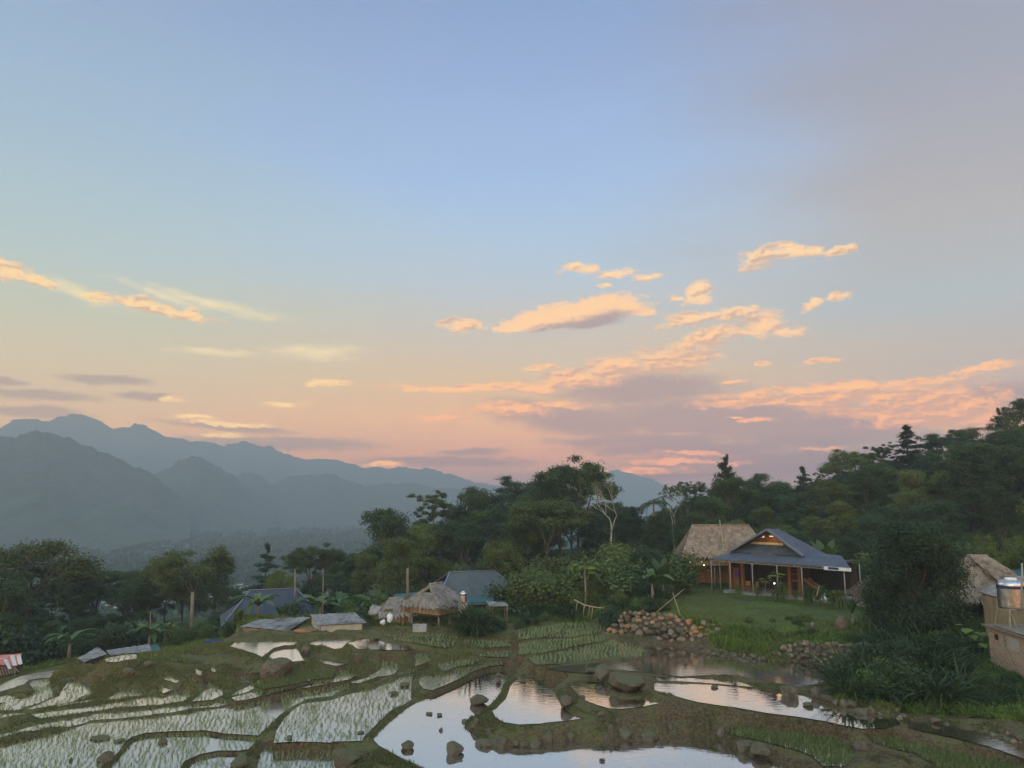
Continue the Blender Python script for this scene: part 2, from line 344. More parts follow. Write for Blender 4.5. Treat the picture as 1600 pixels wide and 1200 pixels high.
# name, level, rice density, outline
PD = [
 ('A', 14.8, 0, px_of((1, [(-150,500),(0,440),(60,410),(160,370),(300,340),(420,325),(520,322),(440,335),(400,350),(390,372),(300,378),(220,392),(180,425),(100,450),(30,470),(-150,540)]))),
 ('B', 14.75, .5, px_of((1, [(240,400),(390,388),(385,430),(390,480),(410,515),(330,555),(230,590),(120,620),(60,632),(10,638),(60,600),(160,550),(240,510),(265,490),(255,460),(225,430)]))),
 ('C', 14.9, .5, px_of((1, [(460,490),(520,410),(560,405),(650,430),(700,480),(690,510),(620,540),(500,570),(400,590),(300,610),(200,622),(330,570),(450,520)]))),
 ('D', 14.7, .4, px_of((1, [(-80,530),(60,515),(120,530),(60,550),(-80,585)]))),
 ('E', 14.72, .5, px_of((1, [(-100,640),(70,552),(170,530),(130,560),(40,610),(-100,665)]))),
 ('F', 14.95, .4, px_of((1, [(-100,668),(0,664),(150,650),(215,646),(120,668),(-100,700)]))),
 ('G', 15.0, .4, px_of((1, [(400,603),(500,580),(700,548),(740,545),(640,580),(500,603),(380,612)]))),
 ('H', 15.15, .6, px_of((1, [(790,555),(900,490),(910,455),(960,465),(1130,490),(1090,510),(960,535),(850,555)]))),
 ('I', 15.5, .5, px_of((1, [(1205,435),(1240,445),(1310,470),(1240,490),(1205,480)]))),
 ('J', 15.3, .5, px_of((1, [(240,662),(500,628),(700,600),(900,565),(1200,520),(1400,482),(1470,490),(1400,550),(1200,578),(1000,590),(860,603),(700,628),(500,655),(300,680)]))),
 ('K', 15.25, .5, px_of((1, [(-100,830),(80,795),(300,735),(560,692),(700,660),(800,650),(1000,640),(1300,602),(1600,575)]), (2, [(200,660),(350,652),(200,690),(0,702)]), (1, [(1300,635),(1100,660),(900,680),(700,692),(620,720),(520,745),(400,750),(200,782),(-100,850)]))),
 ('L0', 15.2, 1, px_of((1, [(-200,960),(0,915),(200,862),(400,818),(550,768),(700,722),(900,710),(1100,692),(1300,672),(1470,650)]), (2, [(0,742),(200,712),(400,682),(640,632),(900,582),(1100,542),(1230,502),(1380,470),(1440,460),(1240,560),(1100,590),(1000,630),(860,645),(760,685),(660,755),(600,825),(500,905),(400,898),(250,890),(100,865),(0,868)]), (1, [(1300,775),(1100,788),(1000,818),(950,850),(900,930),(830,990),(760,1060),(700,1160),(-200,1300)]))),
 ('M', 15.0, 1, px_of((1, [(740,1160),(800,1080),(870,1030),(960,930),(1010,860),(1100,835),(1300,808),(1480,803)]), (2, [(0,895),(100,900),(250,915),(400,935),(490,965),(430,1008),(360,1018),(200,1018),(60,1045),(-60,1100),(-140,1260)]))),
 ('N', 14.8, .9, px_of((2, [(-60,1260),(0,1100),(100,1082),(300,1053),(400,1040),(435,1050),(380,1080),(300,1120),(285,1164),(285,1260)]))),
 ('O', 16.5, .6, px_of((1, [(790,245),(830,230),(930,212),(1035,205),(1035,230),(950,240),(880,255),(810,255)]))),
 ('P', 16.4, 1.3, px_of((1, [(1070,212),(1250,198),(1390,180),(1405,255),(1300,250),(1200,236),(1060,230)]))),
 ('Q', 15.8, .2, px_of((1, [(1215,362),(1280,373),(1370,403),(1330,412),(1250,387)]))),
 ('Q2', 15.8, .2, px_of((1, [(1425,385),(1525,398),(1500,408),(1430,400)]))),
 ('Q3', 16.2, .1, px_of((1, [(1480,318),(1530,335),(1525,360),(1490,345)]))),
 ('Q4', 16.0, .1, px_of((2, [(130,400),(165,390),(185,430),(160,432)]))),
 ('R', 15.45, .6, px_of((2, [(100,520),(150,520),(230,570),(235,600),(150,636),(0,650),(60,610),(100,570)]))),
 ('S', 15.5, .6, px_of((2, [(330,470),(420,478),(470,515),(475,555),(380,590),(300,606),(350,580),(430,545),(440,515)]))),
 ('P5', 15.75, 1.6, px_of((2, [(500,500),(640,505),(720,470),(850,440),(1000,440),(1075,415),(1085,430),(1050,468),(940,480),(800,510),(650,540),(540,555),(490,540)]))),
 ('G2', 15.55, .7, px_of((2, [(1130,410),(1240,465),(1180,485),(1050,508),(900,540),(780,556),(600,592),(420,632),(330,645),(300,630),(480,585),(700,548),(900,518),(1000,490),(1080,455)]))),
 ('A2', 16.6, 0, px_of((2, [(290,235),(330,210),(560,203),(760,198),(800,212),(770,225),(700,225),(620,245),(560,290),(530,312),(470,285),(370,255)]))),
 ('B2', 16.4, 0, px_of((2, [(580,320),(620,270),(680,245),(750,235),(800,260),(820,300),(855,340),(740,350),(640,340)]))),
 ('C2', 16.65, 0, px_of((2, [(890,222),(960,195),(1110,183),(1240,185),(1180,203),(1135,245),(1080,253),(1000,228),(950,228)]))),
 ('D2', 16.65, 0, px_of((2, [(1180,215),(1250,195),(1330,180),(1420,178)]), (3, [(150,195),(240,215),(420,248),(330,256),(180,252),(0,248)]))),
 ('E2', 16.05, 0, px_of((2, [(840,305),(1000,330),(1190,372),(1090,380),(960,352),(870,343)]))),
 ('L1', 15.45, .8, px_of((2, [(620,960),(640,880),(700,790),(760,730),(830,682),(900,668),(1050,652),(1200,602),(1400,552),(1530,492),(1600,482)]), (3, [(200,498),(380,440),(430,422),(400,445),(388,520),(388,620),(330,655),(240,695),(170,760),(100,830),(40,890),(25,920)]), (2, [(1280,945),(1080,950),(1050,958),(830,950),(700,955)]))),
 ('P2', 14.9, .8, px_of((2, [(480,1260),(500,1140),(520,1060),(560,1008),(700,1000),(900,985),(1060,972),(1120,990),(1150,1164),(1180,1260)]))),
 ('A3', 16.6, .9, px_of((3, [(190,152),(350,142),(560,142),(735,165),(715,190),(700,222),(650,240),(560,228),(400,200),(250,180)]))),
 ('B3', 16.5, 1.0, px_of((3, [(760,195),(900,187),(1050,197),(1140,207),(1120,225),(960,238),(900,238),(800,215)]))),
 ('C3', 15.95, .9, px_of((3, [(365,275),(500,300),(555,325),(480,353),(415,373),(418,340),(390,300)]))),
 ('D3', 16.15, .9, px_of((3, [(865,308),(960,272),(1120,264),(1165,300),(1100,308),(960,303)]))),
 ('E3', 16.0, .9, px_of((3, [(575,370),(680,347),(840,332),(895,332),(850,358),(720,378),(640,406),(610,400)]))),
 ('F3', 15.8, .8, px_of((3, [(175,342),(270,350),(305,390),(255,435),(140,450),(0,497),(-60,500),(60,468),(110,440),(170,400)]))),
 ('G3', 15.75, .7, px_of((3, [(660,432),(850,388),(1000,352),(1125,352),(1060,362),(960,372),(850,408),(760,455),(680,492),(600,525),(540,548),(475,535),(448,500),(453,468),(500,452),(620,450)]))),
 ('H3', 15.6, .6, px_of((3, [(430,402),(540,378),(500,397),(420,415),(250,442),(60,500),(150,460),(300,425)]))),
 ('P1', 15.4, 0, px_of((3, [(110,920),(165,850),(258,770),(358,690),(500,612),(640,533),(760,455),(900,403),(1030,388),(1110,415),(1120,450),(1070,500),(1050,560),(1015,620),(960,675),(900,720),(800,760),(780,840),(880,880),(890,960),(1000,985),(1150,970),(1300,985),(1400,945),(1600,925)]),
    (4, [(150,908),(400,908),(700,905),(900,885),(1000,870),(1150,875),(1250,905),(1350,945),(1450,1005),(1600,1030)]), (5, [(110,795),(200,805),(330,860),(420,960)]), (3, [(2900,1400),(760,1400),(500,1129),(430,1095),(340,1055),(250,1005),(150,950)]))),
 ('I3', 16.3, 0, px_of((3, [(1230,425),(1300,417),(1420,425)]), (4, [(0,427),(290,442),(330,440),(150,470),(85,500),(70,540),(100,600),(120,650),(180,700),(260,735),(150,748),(0,762)]), (3, [(1350,790),(1180,797),(1070,780),(1010,745),(985,710),(1025,680),(1085,620),(1105,570),(1115,530),(1170,470)]))),
 ('J4', 16.7, 0, px_of((4, [(165,490),(340,457),(370,480),(440,490),(440,560),(480,590),(560,610),(700,605),(830,632),(700,648),(560,663),(460,658),(380,635),(300,605),(255,570),(205,525)]))),
 ('K4', 17.0, 0, px_of((4, [(0,385),(170,362),(400,342),(600,332),(700,332),(752,290),(745,240),(780,222),(900,218),(1000,245),(1100,272),(1300,312),(1450,342)]), (5, [(40,262),(200,262),(300,258),(400,268),(470,285),(555,300),(560,348),(450,385),(330,402)]), (4, [(1400,436),(1200,430),(980,443),(820,425),(640,405),(520,392),(330,425),(100,400)]))),
 ('L4', 16.93, 0, px_of((4, [(785,442),(960,452),(1180,457),(1400,485),(1520,520),(1200,493),(1000,478),(800,470)]))),
 ('M4', 16.88, 0, px_of((4, [(785,490),(900,492),(1190,502),(1300,508),(1500,538)]), (5, [(70,407),(220,435),(300,440),(420,460),(500,500),(550,520),(640,545),(750,565),(900,578),(915,600),(820,622),(700,625),(590,605),(500,585),(350,560),(180,540),(0,508)]), (4, [(1300,645),(1100,615),(1000,590),(880,555),(790,530)]))),
 ('N5', 16.8, 0, px_of((5, [(930,585),(1100,600),(1300,640),(1500,710),(1700,790),(1700,830),(1600,790),(1400,722),(1200,672),(1000,632),(940,612)]))),
 ('O5', 16.0, 1.5, px_of((5, [(0,625),(200,648),(400,678),(560,695),(640,740),(640,800),(600,835),(480,830),(430,780),(350,745),(150,695),(0,662)]))),
 ('P6', 16.3, 1.4, px_of((5, [(705,672),(850,690),(1000,725),(1200,765),(1400,805),(1600,855),(1700,940),(1200,880),(1000,765),(860,732),(760,700)]))),
 ('U1', 17.2, 1.0, px_of((4, [(-120,120),(0,85),(150,60),(300,55),(430,70),(430,110),(350,135),(200,152),(50,158),(-120,165)]))),
 ('U2', 17.1, 1.0, px_of((4, [(-180,210),(0,180),(200,165),(420,150),(470,165),(420,185),(280,205),(150,235),(0,265),(-180,280)]))),
 ('U3', 16.95, 1.0, px_of((4, [(-120,318),(0,290),(150,262),(280,225),(450,185),(620,205),(725,250),(690,300),(500,305),(300,322),(100,345),(-60,350)]))),
 ('V1', 17.3, 1.0, px_of((3, [(1150,130),(1300,95),(1500,85),(1500,120),(1350,160),(1180,180)]))),
]
PADDY = []; LIP = 0.08
for nm, lv, rice, pts in PD:
    z = LV(lv); n_ = len(pts)
    ar = sum(pts[i][0] * pts[(i + 1) % n_][1] - pts[(i + 1) % n_][0] * pts[i][1] for i in range(n_))
    q_ = []
    for i in range(n_):                    # near edges were read off along the crest of the lip in front of the water
        dx_, dy_ = pts[(i + 1) % n_][0] - pts[i - 1][0], pts[(i + 1) % n_][1] - pts[i - 1][1]; L_ = math.hypot(dx_, dy_) + 1e-6
        down = (-dx_ / L_) * (1 if ar > 0 else -1)
        q_.append(tuple(P(*pts[i], z + (0 if nm in ('K4', 'L4') else LIP) * min(max(down * 1.6, 0), 1))[:2]))
    PADDY.append((nm, z, rice, np.array(q_)))

def inpoly(X, Y, poly):
    ins = np.zeros(X.shape, bool); n = len(poly); j = n - 1
    for i in range(n):
        xi, yi = poly[i]; xj, yj = poly[j]
        c = ((yi > Y) != (yj > Y))
        if c.any():
            t = (xj - xi) * (Y - yi) / ((yj - yi) if yj != yi else 1e-9) + xi
            ins ^= c & (X < t)
        j = i
    return ins

# ------------------------------------------------------------------ base terrain (table over azimuth and distance)
TPX = np.array([-900, 0, 200, 400, 600, 800, 1000, 1200, 1400, 1600, 2500.])
TAZ = np.arctan((TPX - 800) / F / (CP + 0))
TR = np.array([3, 8, 20, 30, 38, 50, 60, 70, 80, 100, 120, 150, 200, 300, 450, 700, 1000, 1600, 3200.])
TZ = np.array([
 [28.3]*11,
 [27.0]*11,
 [22.2, 22.2, 22.2, 22.2, 22.2, 22.2, 22.2, 22.4, 22.6, 23, 24],
 [18.2, 18.2, 18.2, 18, 17.8, 17.6, 17.6, 17.9, 18.4, 19.5, 21],
 [17.0, 17.0, 17.0, 16.9, 16.9, 17.0, 17.0, 17.2, 17.6, 18.6, 20],
 [16.8, 16.9, 17.1, 17.4, 17.6, 17.6, 17.8, 18.0, 18.5, 19.2, 21],
 [16.4, 16.8, 17.8, 18.2, 18.2, 18.4, 18.8, 19.6, 19.9, 19.7, 21.5],
 [15.5, 16.2, 17.2, 18.2, 18.5, 18.9, 20.0, 20.5, 20.5, 20.8, 22],
 [14.5, 15.0, 15.8, 16.9, 18.0, 18.7, 20.2, 20.8, 20.9, 21.2, 23],
 [13.0, 13.2, 13.8, 15.0, 16.8, 18.9, 20.6, 21.6, 22.6, 24.0, 27],
 [10, 11, 11.5, 13.0, 15.8, 19.8, 21.4, 23, 26.5, 29.5, 34],
 [5, 6, 7, 8.5, 13.5, 19.3, 20.8, 23.0, 28.5, 33.5, 42],
 [-4, -4, -4, -3, 4, 12, 15, 21, 32, 39, 50],
 [-19, -19, -19, -18, -9, -4, 3, 12, 26, 36, 52],
 [-28, -28, -28, -28, -27, -22, -14, -4, 10, 24, 46],
 [-32, -32, -32, -32, -32, -30, -28, -20, -8, 8, 30],
 [-33, -33, -33, -33, -33, -33, -32, -28, -20, -8, 15],
 [-34, -34, -34, -34, -34, -34, -34, -33, -30, -22, 0],
 [-34]*11])
LTR = np.log(TR)
def gbase(az, r):
    az = np.asarray(az, float); lr = np.log(np.maximum(np.asarray(r, float), 3.0))
    i = np.clip(np.searchsorted(TAZ, az) - 1, 0, len(TAZ) - 2); j = np.clip(np.searchsorted(LTR, lr) - 1, 0, len(LTR) - 2)
    u = np.clip((az - TAZ[i]) / (TAZ[i + 1] - TAZ[i]), 0, 1); v = np.clip((lr - LTR[j]) / (LTR[j + 1] - LTR[j]), 0, 1)
    u = u * u * (3 - 2 * u)
    return (TZ[j, i] * (1 - u) + TZ[j, i + 1] * u) * (1 - v) + (TZ[j + 1, i] * (1 - u) + TZ[j + 1, i + 1] * u) * v

rs = np.random.RandomState(7)
def vnoise(x, y, seed=0):              # value noise
    xi = np.floor(x).astype(np.int64); yi = np.floor(y).astype(np.int64)
    fx = x - xi; fy = y - yi; fx = fx * fx * (3 - 2 * fx); fy = fy * fy * (3 - 2 * fy)
    def h(a, b):
        n = (a * 374761393 + b * 668265263 + seed * 1274126177) & 0x7fffffff
        n = ((n ^ (n >> 13)) * 1274126177) & 0x7fffffff
        return ((n ^ (n >> 16)) & 0xffff) / 65535.0
    return (h(xi, yi) * (1 - fx) + h(xi + 1, yi) * fx) * (1 - fy) + (h(xi, yi + 1) * (1 - fx) + h(xi + 1, yi + 1) * fx) * fy
def fbm(x, y, oct_=4, seed=0):
    s = 0; a = .5; t = 0
    for k in range(oct_):
        s = s + a * vnoise(x * 2 ** k, y * 2 ** k, seed + k); t += a; a *= .5
    return s / t - .5

az_c = np.concatenate([np.linspace(-1.15, -0.64, 24)[:-1], np.linspace(-0.64, 0.64, 900), np.linspace(0.64, 1.15, 24)[1:]])
r_c = np.exp(np.concatenate([np.linspace(math.log(3), math.log(36), 50)[:-1], np.linspace(math.log(36), math.log(84), 700)[:-1],
      np.linspace(math.log(84), math.log(400), 170)[:-1], np.linspace(math.log(400), math.log(3200), 70)]))
AZG, RG = np.meshgrid(az_c, r_c)          # rows = r
XG = RG * np.sin(AZG); YG = RG * np.cos(AZG)
H = gbase(AZG, RG)
H0 = H.copy()
wet = np.zeros(H.shape, bool); PID = np.full(H.shape, -1, int)
nearR = (RG > 30) & (RG < 98)
rr0, rr1 = np.where(nearR.any(1))[0][[0, -1]]
sl = slice(rr0, rr1 + 1)
for k, (nm, z, rice, poly) in sorted(enumerate(PADDY), key=lambda t: t[1][1]):
    m = inpoly(XG[sl], YG[sl], poly)
    PID[sl][m] = k
    wet[sl] |= m
    H[sl][m] = z
# fixed ground besides the water: the lawn and the yard level
def world_poly(pts, z): return np.array([tuple(P(x, y, z)[:2]) for x, y in pts])
LAWN_Z = 20.5
LAWN = world_poly([(945,950),(1000,956),(1060,963),(1130,976),(1190,980),(1260,978),(1330,976),(1390,976),(1440,988),(1490,970),(1480,945),(1400,925),(1330,918),(1200,915),(1100,918),(1050,915),(990,922)], LAWN_Z)
fix = wet.copy()
ml = inpoly(XG, YG, LAWN); H[ml] = LAWN_Z + 0.0; fix |= ml
# distance to the nearest water edge
pts_e = []
for nm, z, rice, poly in PADDY:
    n = len(poly)
    for i in range(n):
        a = poly[i]; b = poly[(i + 1) % n]; L = np.hypot(*(b - a)); m = max(1, int(L / 0.3))
        for q in range(m): pts_e.append((*(a + (b - a) * q / m), z))
pts_e = np.array(pts_e)
kd = kdtree.KDTree(len(pts_e))
for i, p in enumerate(pts_e): kd.insert((p[0], p[1], 0), i)
kd.balance()
DE = np.full(H.shape, 99.0)
cand = np.zeros(H.shape, bool); cand[sl] = True
# cheap distance on a coarse lattice first
sx = 6
sub = np.full(H[sl][::sx, ::sx].shape, 99.0)
Xs = XG[sl][::sx, ::sx]; Ys = YG[sl][::sx, ::sx]
for i in range(sub.shape[0]):
    for j in range(sub.shape[1]): sub[i, j] = kd.find((Xs[i, j], Ys[i, j], 0))[2]
big = np.repeat(np.repeat(sub, sx, 0), sx, 1)[:H[sl].shape[0], :H[sl].shape[1]]
DE[sl] = big
ii, jj = np.where((DE < 2.2))
for a, b in zip(ii, jj): DE[a, b] = kd.find((XG[a, b], YG[a, b], 0))[2]
YARD = [([(368,984),(372,997),(480,995),(578,992),(590,975),(500,965),(380,968)], 18.78), ([(585,966),(600,984),(700,986),(760,975),(720,955)], 18.8)]
for yp, yz in YARD:
    my = inpoly(XG, YG, world_poly(yp, yz)) & ~wet; H[my] = yz; fix |= my
far_fix = (DE > 4.5) & ~fix
# keep the strip just beyond the lawn edge free so that the bank can fall from lawn to water
near_lawn = np.zeros(H.shape, bool)
fix |= far_fix
free = ~fix
# relax the free ground between the fixed heights (membrane), coarse to fine
def relax(Hc, free_c, it):
    for _ in range(it):
        A = Hc.copy()
        A[1:-1, 1:-1] = (Hc[:-2, 1:-1] + Hc[2:, 1:-1] + Hc[1:-1, :-2] + Hc[1:-1, 2:]) / 4
        Hc = np.where(free_c, A, Hc)
    return Hc
blk = slice(rr0 - 2, rr1 + 3)
Hb = H[blk]; Fb = free[blk]
for st in (16, 8, 4, 2, 1):
    hc = Hb[::st, ::st]; fc = Fb[::st, ::st]
    hc = relax(hc, fc, 160 if st > 1 else 60)
    if st > 1:
        up = np.repeat(np.repeat(hc, st, 0), st, 1)[:Hb.shape[0], :Hb.shape[1]]
        Hb = np.where(Fb, up, Hb)
    else: Hb = hc
H[blk] = Hb
# lips of earth round every paddy, and a muddy bed under the water
lip = np.clip(DE / 0.34, 0, 1); lip = lip * lip * (3 - 2 * lip)
drop_ = 0.10
n1 = fbm(XG * 1.1, YG * 1.1, 4, 3); n2 = fbm(XG * 3.7, YG * 3.7, 3, 9)
dry = ~wet
amp = np.clip(DE / 1.2, 0, 1)
H = np.where(dry, H - 0.04 + lip * (LIP + .05 + n1 * 0.05 + n2 * 0.09) + amp * (n1 - .08) * np.where(ml, .25, .6) * np.clip((RG - 30) / 10, 0, 1) * (RG < 110), H - drop_ * np.clip(DE / 0.25, 0, 1) - 0.02 + n2 * 0.03)
H = H + np.where(RG > 84, fbm(XG * 0.06, YG * 0.06, 4, 5) * np.clip((RG - 84) / 60, 0, 1) * 6 * np.clip((1400 - RG) / 800, 0, 1), 0)
nr, nc = H.shape
idx = np.arange(nr * nc).reshape(nr, nc)
quads = np.stack([idx[:-1, :-1], idx[:-1, 1:], idx[1:, 1:], idx[1:, :-1]], -1).reshape(-1, 4)
ter = np_mesh('terrain', np.stack([XG, YG, H], -1), quads[:, ::1], True)
# real ground kinds: grass (lawn, banks, forest floor) against bare mud
gz = np.zeros(H.shape)
_w = H - CAMZ; _d = YG * CP + _w * SP                      # where each ground point lies in the photo
PXG = 800 + F * XG / np.maximum(_d, .1); PYG = 600 - F * (-YG * SP + _w * CP) / np.maximum(_d, .1)
LB = np.array([(925,930),(938,950),(950,958),(1060,964),(1095,985),(1115,1008),(1150,1020),(1200,1034),(1230,1034),(1236,1008),(1372,1008),(1372,1040),(1316,1045),(1306,1098),(1400,1110),(1560,1124),(2400,1180),(2400,400),(925,400)], float)
gz[inpoly(PXG, PYG, LB) & dry & (RG > 40)] = 1
gz[(YG > 71)] = 1
grass_soft = np.clip(gz, 0, 1)
attr(ter, 'grass', grass_soft.ravel())
attr(ter, 'mud', (np.clip((PXG - 860) / 160, 0, 1) * (YG < 66)).ravel())
def ground(x, y):
    a = math.atan2(x, y); r = math.hypot(x, y)
    j = min(max(int(np.searchsorted(az_c, a)) - 1, 0), nc - 2); i = min(max(int(np.searchsorted(r_c, r)) - 1, 0), nr - 2)
    u = min(max((a - az_c[j]) / (az_c[j + 1] - az_c[j]), 0), 1); v = min(max((r - r_c[i]) / (r_c[i + 1] - r_c[i]), 0), 1)
    return float((H[i, j] * (1 - u) + H[i, j + 1] * u) * (1 - v) + (H[i + 1, j] * (1 - u) + H[i + 1, j + 1] * u) * v)
def at_r(px, r):                       # ground point under a photo column at a distance
    a = math.atan((px - 800) / F / CP)
    x = r * math.sin(a); y = r * math.cos(a)
    return Vector((x, y, ground(x, y)))
def paddy_at(x, y):
    a = math.atan2(x, y); r = math.hypot(x, y)
    return PID[min(int(np.searchsorted(r_c, r)), nr - 1), min(int(np.searchsorted(az_c, a)), nc - 1)]

def f_ground(t):
    pz = t.new('ShaderNodeNewGeometry')
    v = pz.outputs['Position']
    g = t.new('ShaderNodeAttribute', attribute_name='grass').outputs['Fac']
    n = t.noise(v, 0.9, 6, 0.65); nf = t.noise(v, 7.0, 5, 0.7); nb = t.noise(v, 0.22, 3)
    mud = t.mix(t.rng(nf, .35, .65), (.042, .026, .011, 1), (.125, .080, .034, 1))
    moss = t.mix(t.rng(nf, .3, .7), (.058, .054, .013, 1), (.115, .104, .028, 1))
    nz = t.sep(pz.outputs['Normal'])[2]
    f = t.rng(t.math('SUBTRACT', t.math('ADD', t.math('MULTIPLY', nz, .55), n), t.math('MULTIPLY', t.new('ShaderNodeAttribute', attribute_name='mud').outputs['Fac'], .12)), .80, 1.08)
    a = t.mix(f, mud, moss)
    gr = t.mix(t.rng(nf, .3, .7), (.045, .062, .013, 1), (.10, .135, .028, 1))
    gr = t.mix(t.rng(nb, .45, .7), gr, (.050, .068, .022, 1))
    # far ground: woods with pale fields
    y = t.sep(v)[1]
    fieldm = t.new('ShaderNodeTexVoronoi', feature='F1'); t.put(fieldm.inputs['Vector'], t.vmath('MULTIPLY', v, (.016, .007, 0))); fieldm.inputs['Scale'].default_value = 1.0
    fc = t.ramp(t.sep(fieldm.outputs['Color'])[0], [(0, (.10, .095, .05)), (.4, (.14, .13, .075)), (.6, (.05, .07, .03)), (1, (.16, .13, .08))])
    valley = t.mix(t.rng(t.noise(v, .006, 4), .38, .62), fc, (.03, .045, .022, 1))
    gr = t.mix(t.rng(y, 230.0, 330.0), gr, valley)
    c = t.mix(g, a, gr)
    return princ(t, c, .9, 0, bump(t, nf, .6, .08), .25)
M_GROUND = material('earth_and_grass', f_ground)
ter_o = link('terrain', ter, M_GROUND); tag(ter_o, kind='structure')

# ------------------------------------------------------------------ water
def f_water(t, rough=0.035, lift=0.0):
    v = t.new('ShaderNodeNewGeometry').outputs['Position']
    n = t.noise(v, .7, 4, .6)
    mud = t.mix(t.rng(n, .4, .65), (.050, .034, .016, 1), (.075, .055, .028, 1))
    rip = t.math('ADD', t.noise(t.vmath('MULTIPLY', v, (1.0, 2.2, 1)), 1.6, 3, .5), t.math('MULTIPLY', t.noise(v, 9.0, 2, .5), .12))
    nm = bump(t, rip, .09, .05)
    d = t.new('ShaderNodeBsdfDiffuse'); t.put(d.inputs['Color'], mud)
    g = t.new('ShaderNodeBsdfGlossy'); g.inputs['Roughness'].default_value = rough; t.put(g.inputs['Normal'], nm)
    t.put(g.inputs['Color'], (.97, .97, 1.0, 1))
    lw = t.new('ShaderNodeLayerWeight'); lw.inputs['Blend'].default_value = .5
    fac = t.rng(lw.outputs['Facing'], 0.25, 0.85, .12 + lift, .93 + lift * .5, False)
    scum = t.rng(t.noise(v, 3.1, 5, .7), .62, .70)
    fac = t.math('MULTIPLY', fac, t.math('SUBTRACT', 1.0, t.math('MULTIPLY', scum, .25)))
    m = t.new('ShaderNodeMixShader'); t.put(m.inputs[0], fac); t.l.new(d.outputs[0], m.inputs[1]); t.l.new(g.outputs[0], m.inputs[2])
    return m.outputs[0]
M_WATER = material('muddy_still_water', f_water); M_WATER2 = material('wind_ruffled_water', lambda t: f_water(t, .13, .1)); M_WATER4 = material('brown_flowing_water', lambda t: f_water(t, .09, -.38)); M_WATER3 = material('rice_paddy_water', lambda t: f_water(t, .11, -.18))
for nm, z, rice, poly in PADDY:
    c = poly.mean(0)
    tri = tessellate_polygon([[Vector((x, y, 0)) for x, y in poly]])
    me = bpy.data.meshes.new('paddy_water'); me.from_pydata([(x, y, z) for x, y in poly], [], [tuple(t_) for t_ in tri]); me.update()
    # normals up
    if me.polygons[0].normal.z < 0: me.flip_normals()
    tag(link('paddy_water', me, M_WATER2 if nm in ('A2', 'B2', 'C2', 'A') else M_WATER4 if nm in ('K4', 'N5', 'E2') else (M_WATER3 if rice > 0 else M_WATER)), kind='structure')

# young rice, planted in hand-set rows
def rice_points():
    pts = []
    for nm, z, rice, poly in PADDY:
        if rice <= 0: continue
        x0, y0 = poly.min(0) - .3; x1, y1 = poly.max(0) + .3
        sx_, sy_ = (0.26, 0.19) if rice <= 1 else (0.22, 0.2)
        nx, ny = int((x1 - x0) / sx_), int((y1 - y0) / sy_)
        gx, gy = np.meshgrid(np.arange(nx), np.arange(ny))
        X = x0 + gx * sx_; Y = y0 + gy * sy_
        X = X + fbm(X * .5, Y * .45, 3, 11) * 1.1 + rs.normal(0, .035, X.shape) + (Y - y0) * (poly.mean(0)[0] / max(poly.mean(0)[1], 1)) * .9
        X = np.where(X > x1, X - (x1 - x0), X); X = np.where(X < x0, X + (x1 - x0), X)
        Y = Y + fbm(X * .4, Y * .4, 2, 23) * .7 + rs.normal(0, .03, X.shape)
        m = inpoly(X, Y, poly) & (Y < 80)
        keep = rs.rand(*X.shape) < min(1, .55 + .45 * rice)
        keep &= (fbm(X * .35, Y * .35, 3, 31) > (-.22 if rice < .8 else -.34))
        m &= keep
        pts.append(np.stack([X[m], Y[m], np.full(m.sum(), z), np.full(m.sum(), rice)], 1))
    # green sprouts on the rice slopes in between
    return np.concatenate(pts)
RP = rice_points()
def tufts(name, pts, nb, h, w, spread, mat, lean=.45, label=None, seed=1):
    """pts: x, y, z, scale; each tuft = nb thin pointed blades"""
    r_ = np.random.RandomState(seed); n = len(pts)
    base = np.repeat(pts[:, :3], nb, 0); sc = np.repeat(pts[:, 3], nb)
    a = r_.rand(n * nb) * 2 * np.pi; L = (0.6 + .6 * r_.rand(n * nb)) * h * sc; le = lean * r_.rand(n * nb)
    off = np.stack([np.cos(a), np.sin(a), a * 0], 1) * (spread * r_.rand(n * nb))[:, None] * sc[:, None]
    b0 = base + off
    tip = b0 + np.stack([np.cos(a) * le * L, np.sin(a) * le * L, L * np.sqrt(1 - le * le)], 1)
    b = a + np.pi / 2 + r_.rand(n * nb)
    side = np.stack([np.cos(b), np.sin(b), b * 0], 1) * (w * sc * .5)[:, None]
    v = np.stack([b0 - side, b0 + side, tip], 1).reshape(-1, 3)
    f = np.arange(len(v)).reshape(-1, 3)
    me = np_mesh(name, v, f); attr(me, 'tint', np.repeat(r_.rand(n * nb), 1), 'FACE')
    o = link(name, me, mat); tag(o, label, kind='stuff'); return o
def f_leaf(c1, c2, c3=None, rough=.75, sss=.0, objvar=.25):
    def fn(t):
        a = t.new('ShaderNodeAttribute', attribute_name='tint').outputs['Fac']
        oi = t.new('ShaderNodeObjectInfo')
        c = t.mix(a, c1, c2)
        if c3: c = t.mix(t.rng(t.noise(oi.outputs['Location'], .31, 2), .4, .62), c, c3)
        hs = t.new('ShaderNodeHueSaturation')
        t.put(hs.inputs['Value'], t.rng(oi.outputs['Random'], 0, 1, 1 - objvar, 1 + objvar, False))
        t.put(hs.inputs['Hue'], t.rng(t.math('FRACT', t.math('MULTIPLY', oi.outputs['Random'], 7.3)), 0, 1, .485, .51, False))
        t.put(hs.inputs['Color'], c)
        c = hs.outputs[0]
        p = princ(t, c, rough, 0, None, .3)
        tr = t.new('ShaderNodeBsdfTranslucent'); t.put(tr.inputs['Color'], t.mix(1.0, c, (1.0, 1.15, .6, 1), 'MULTIPLY'))
        m = t.new('ShaderNodeMixShader'); m.inputs[0].default_value = .25
        t.l.new(p, m.inputs[1]); t.l.new(tr.outputs[0], m.inputs[2]); return m.outputs[0]
    return fn
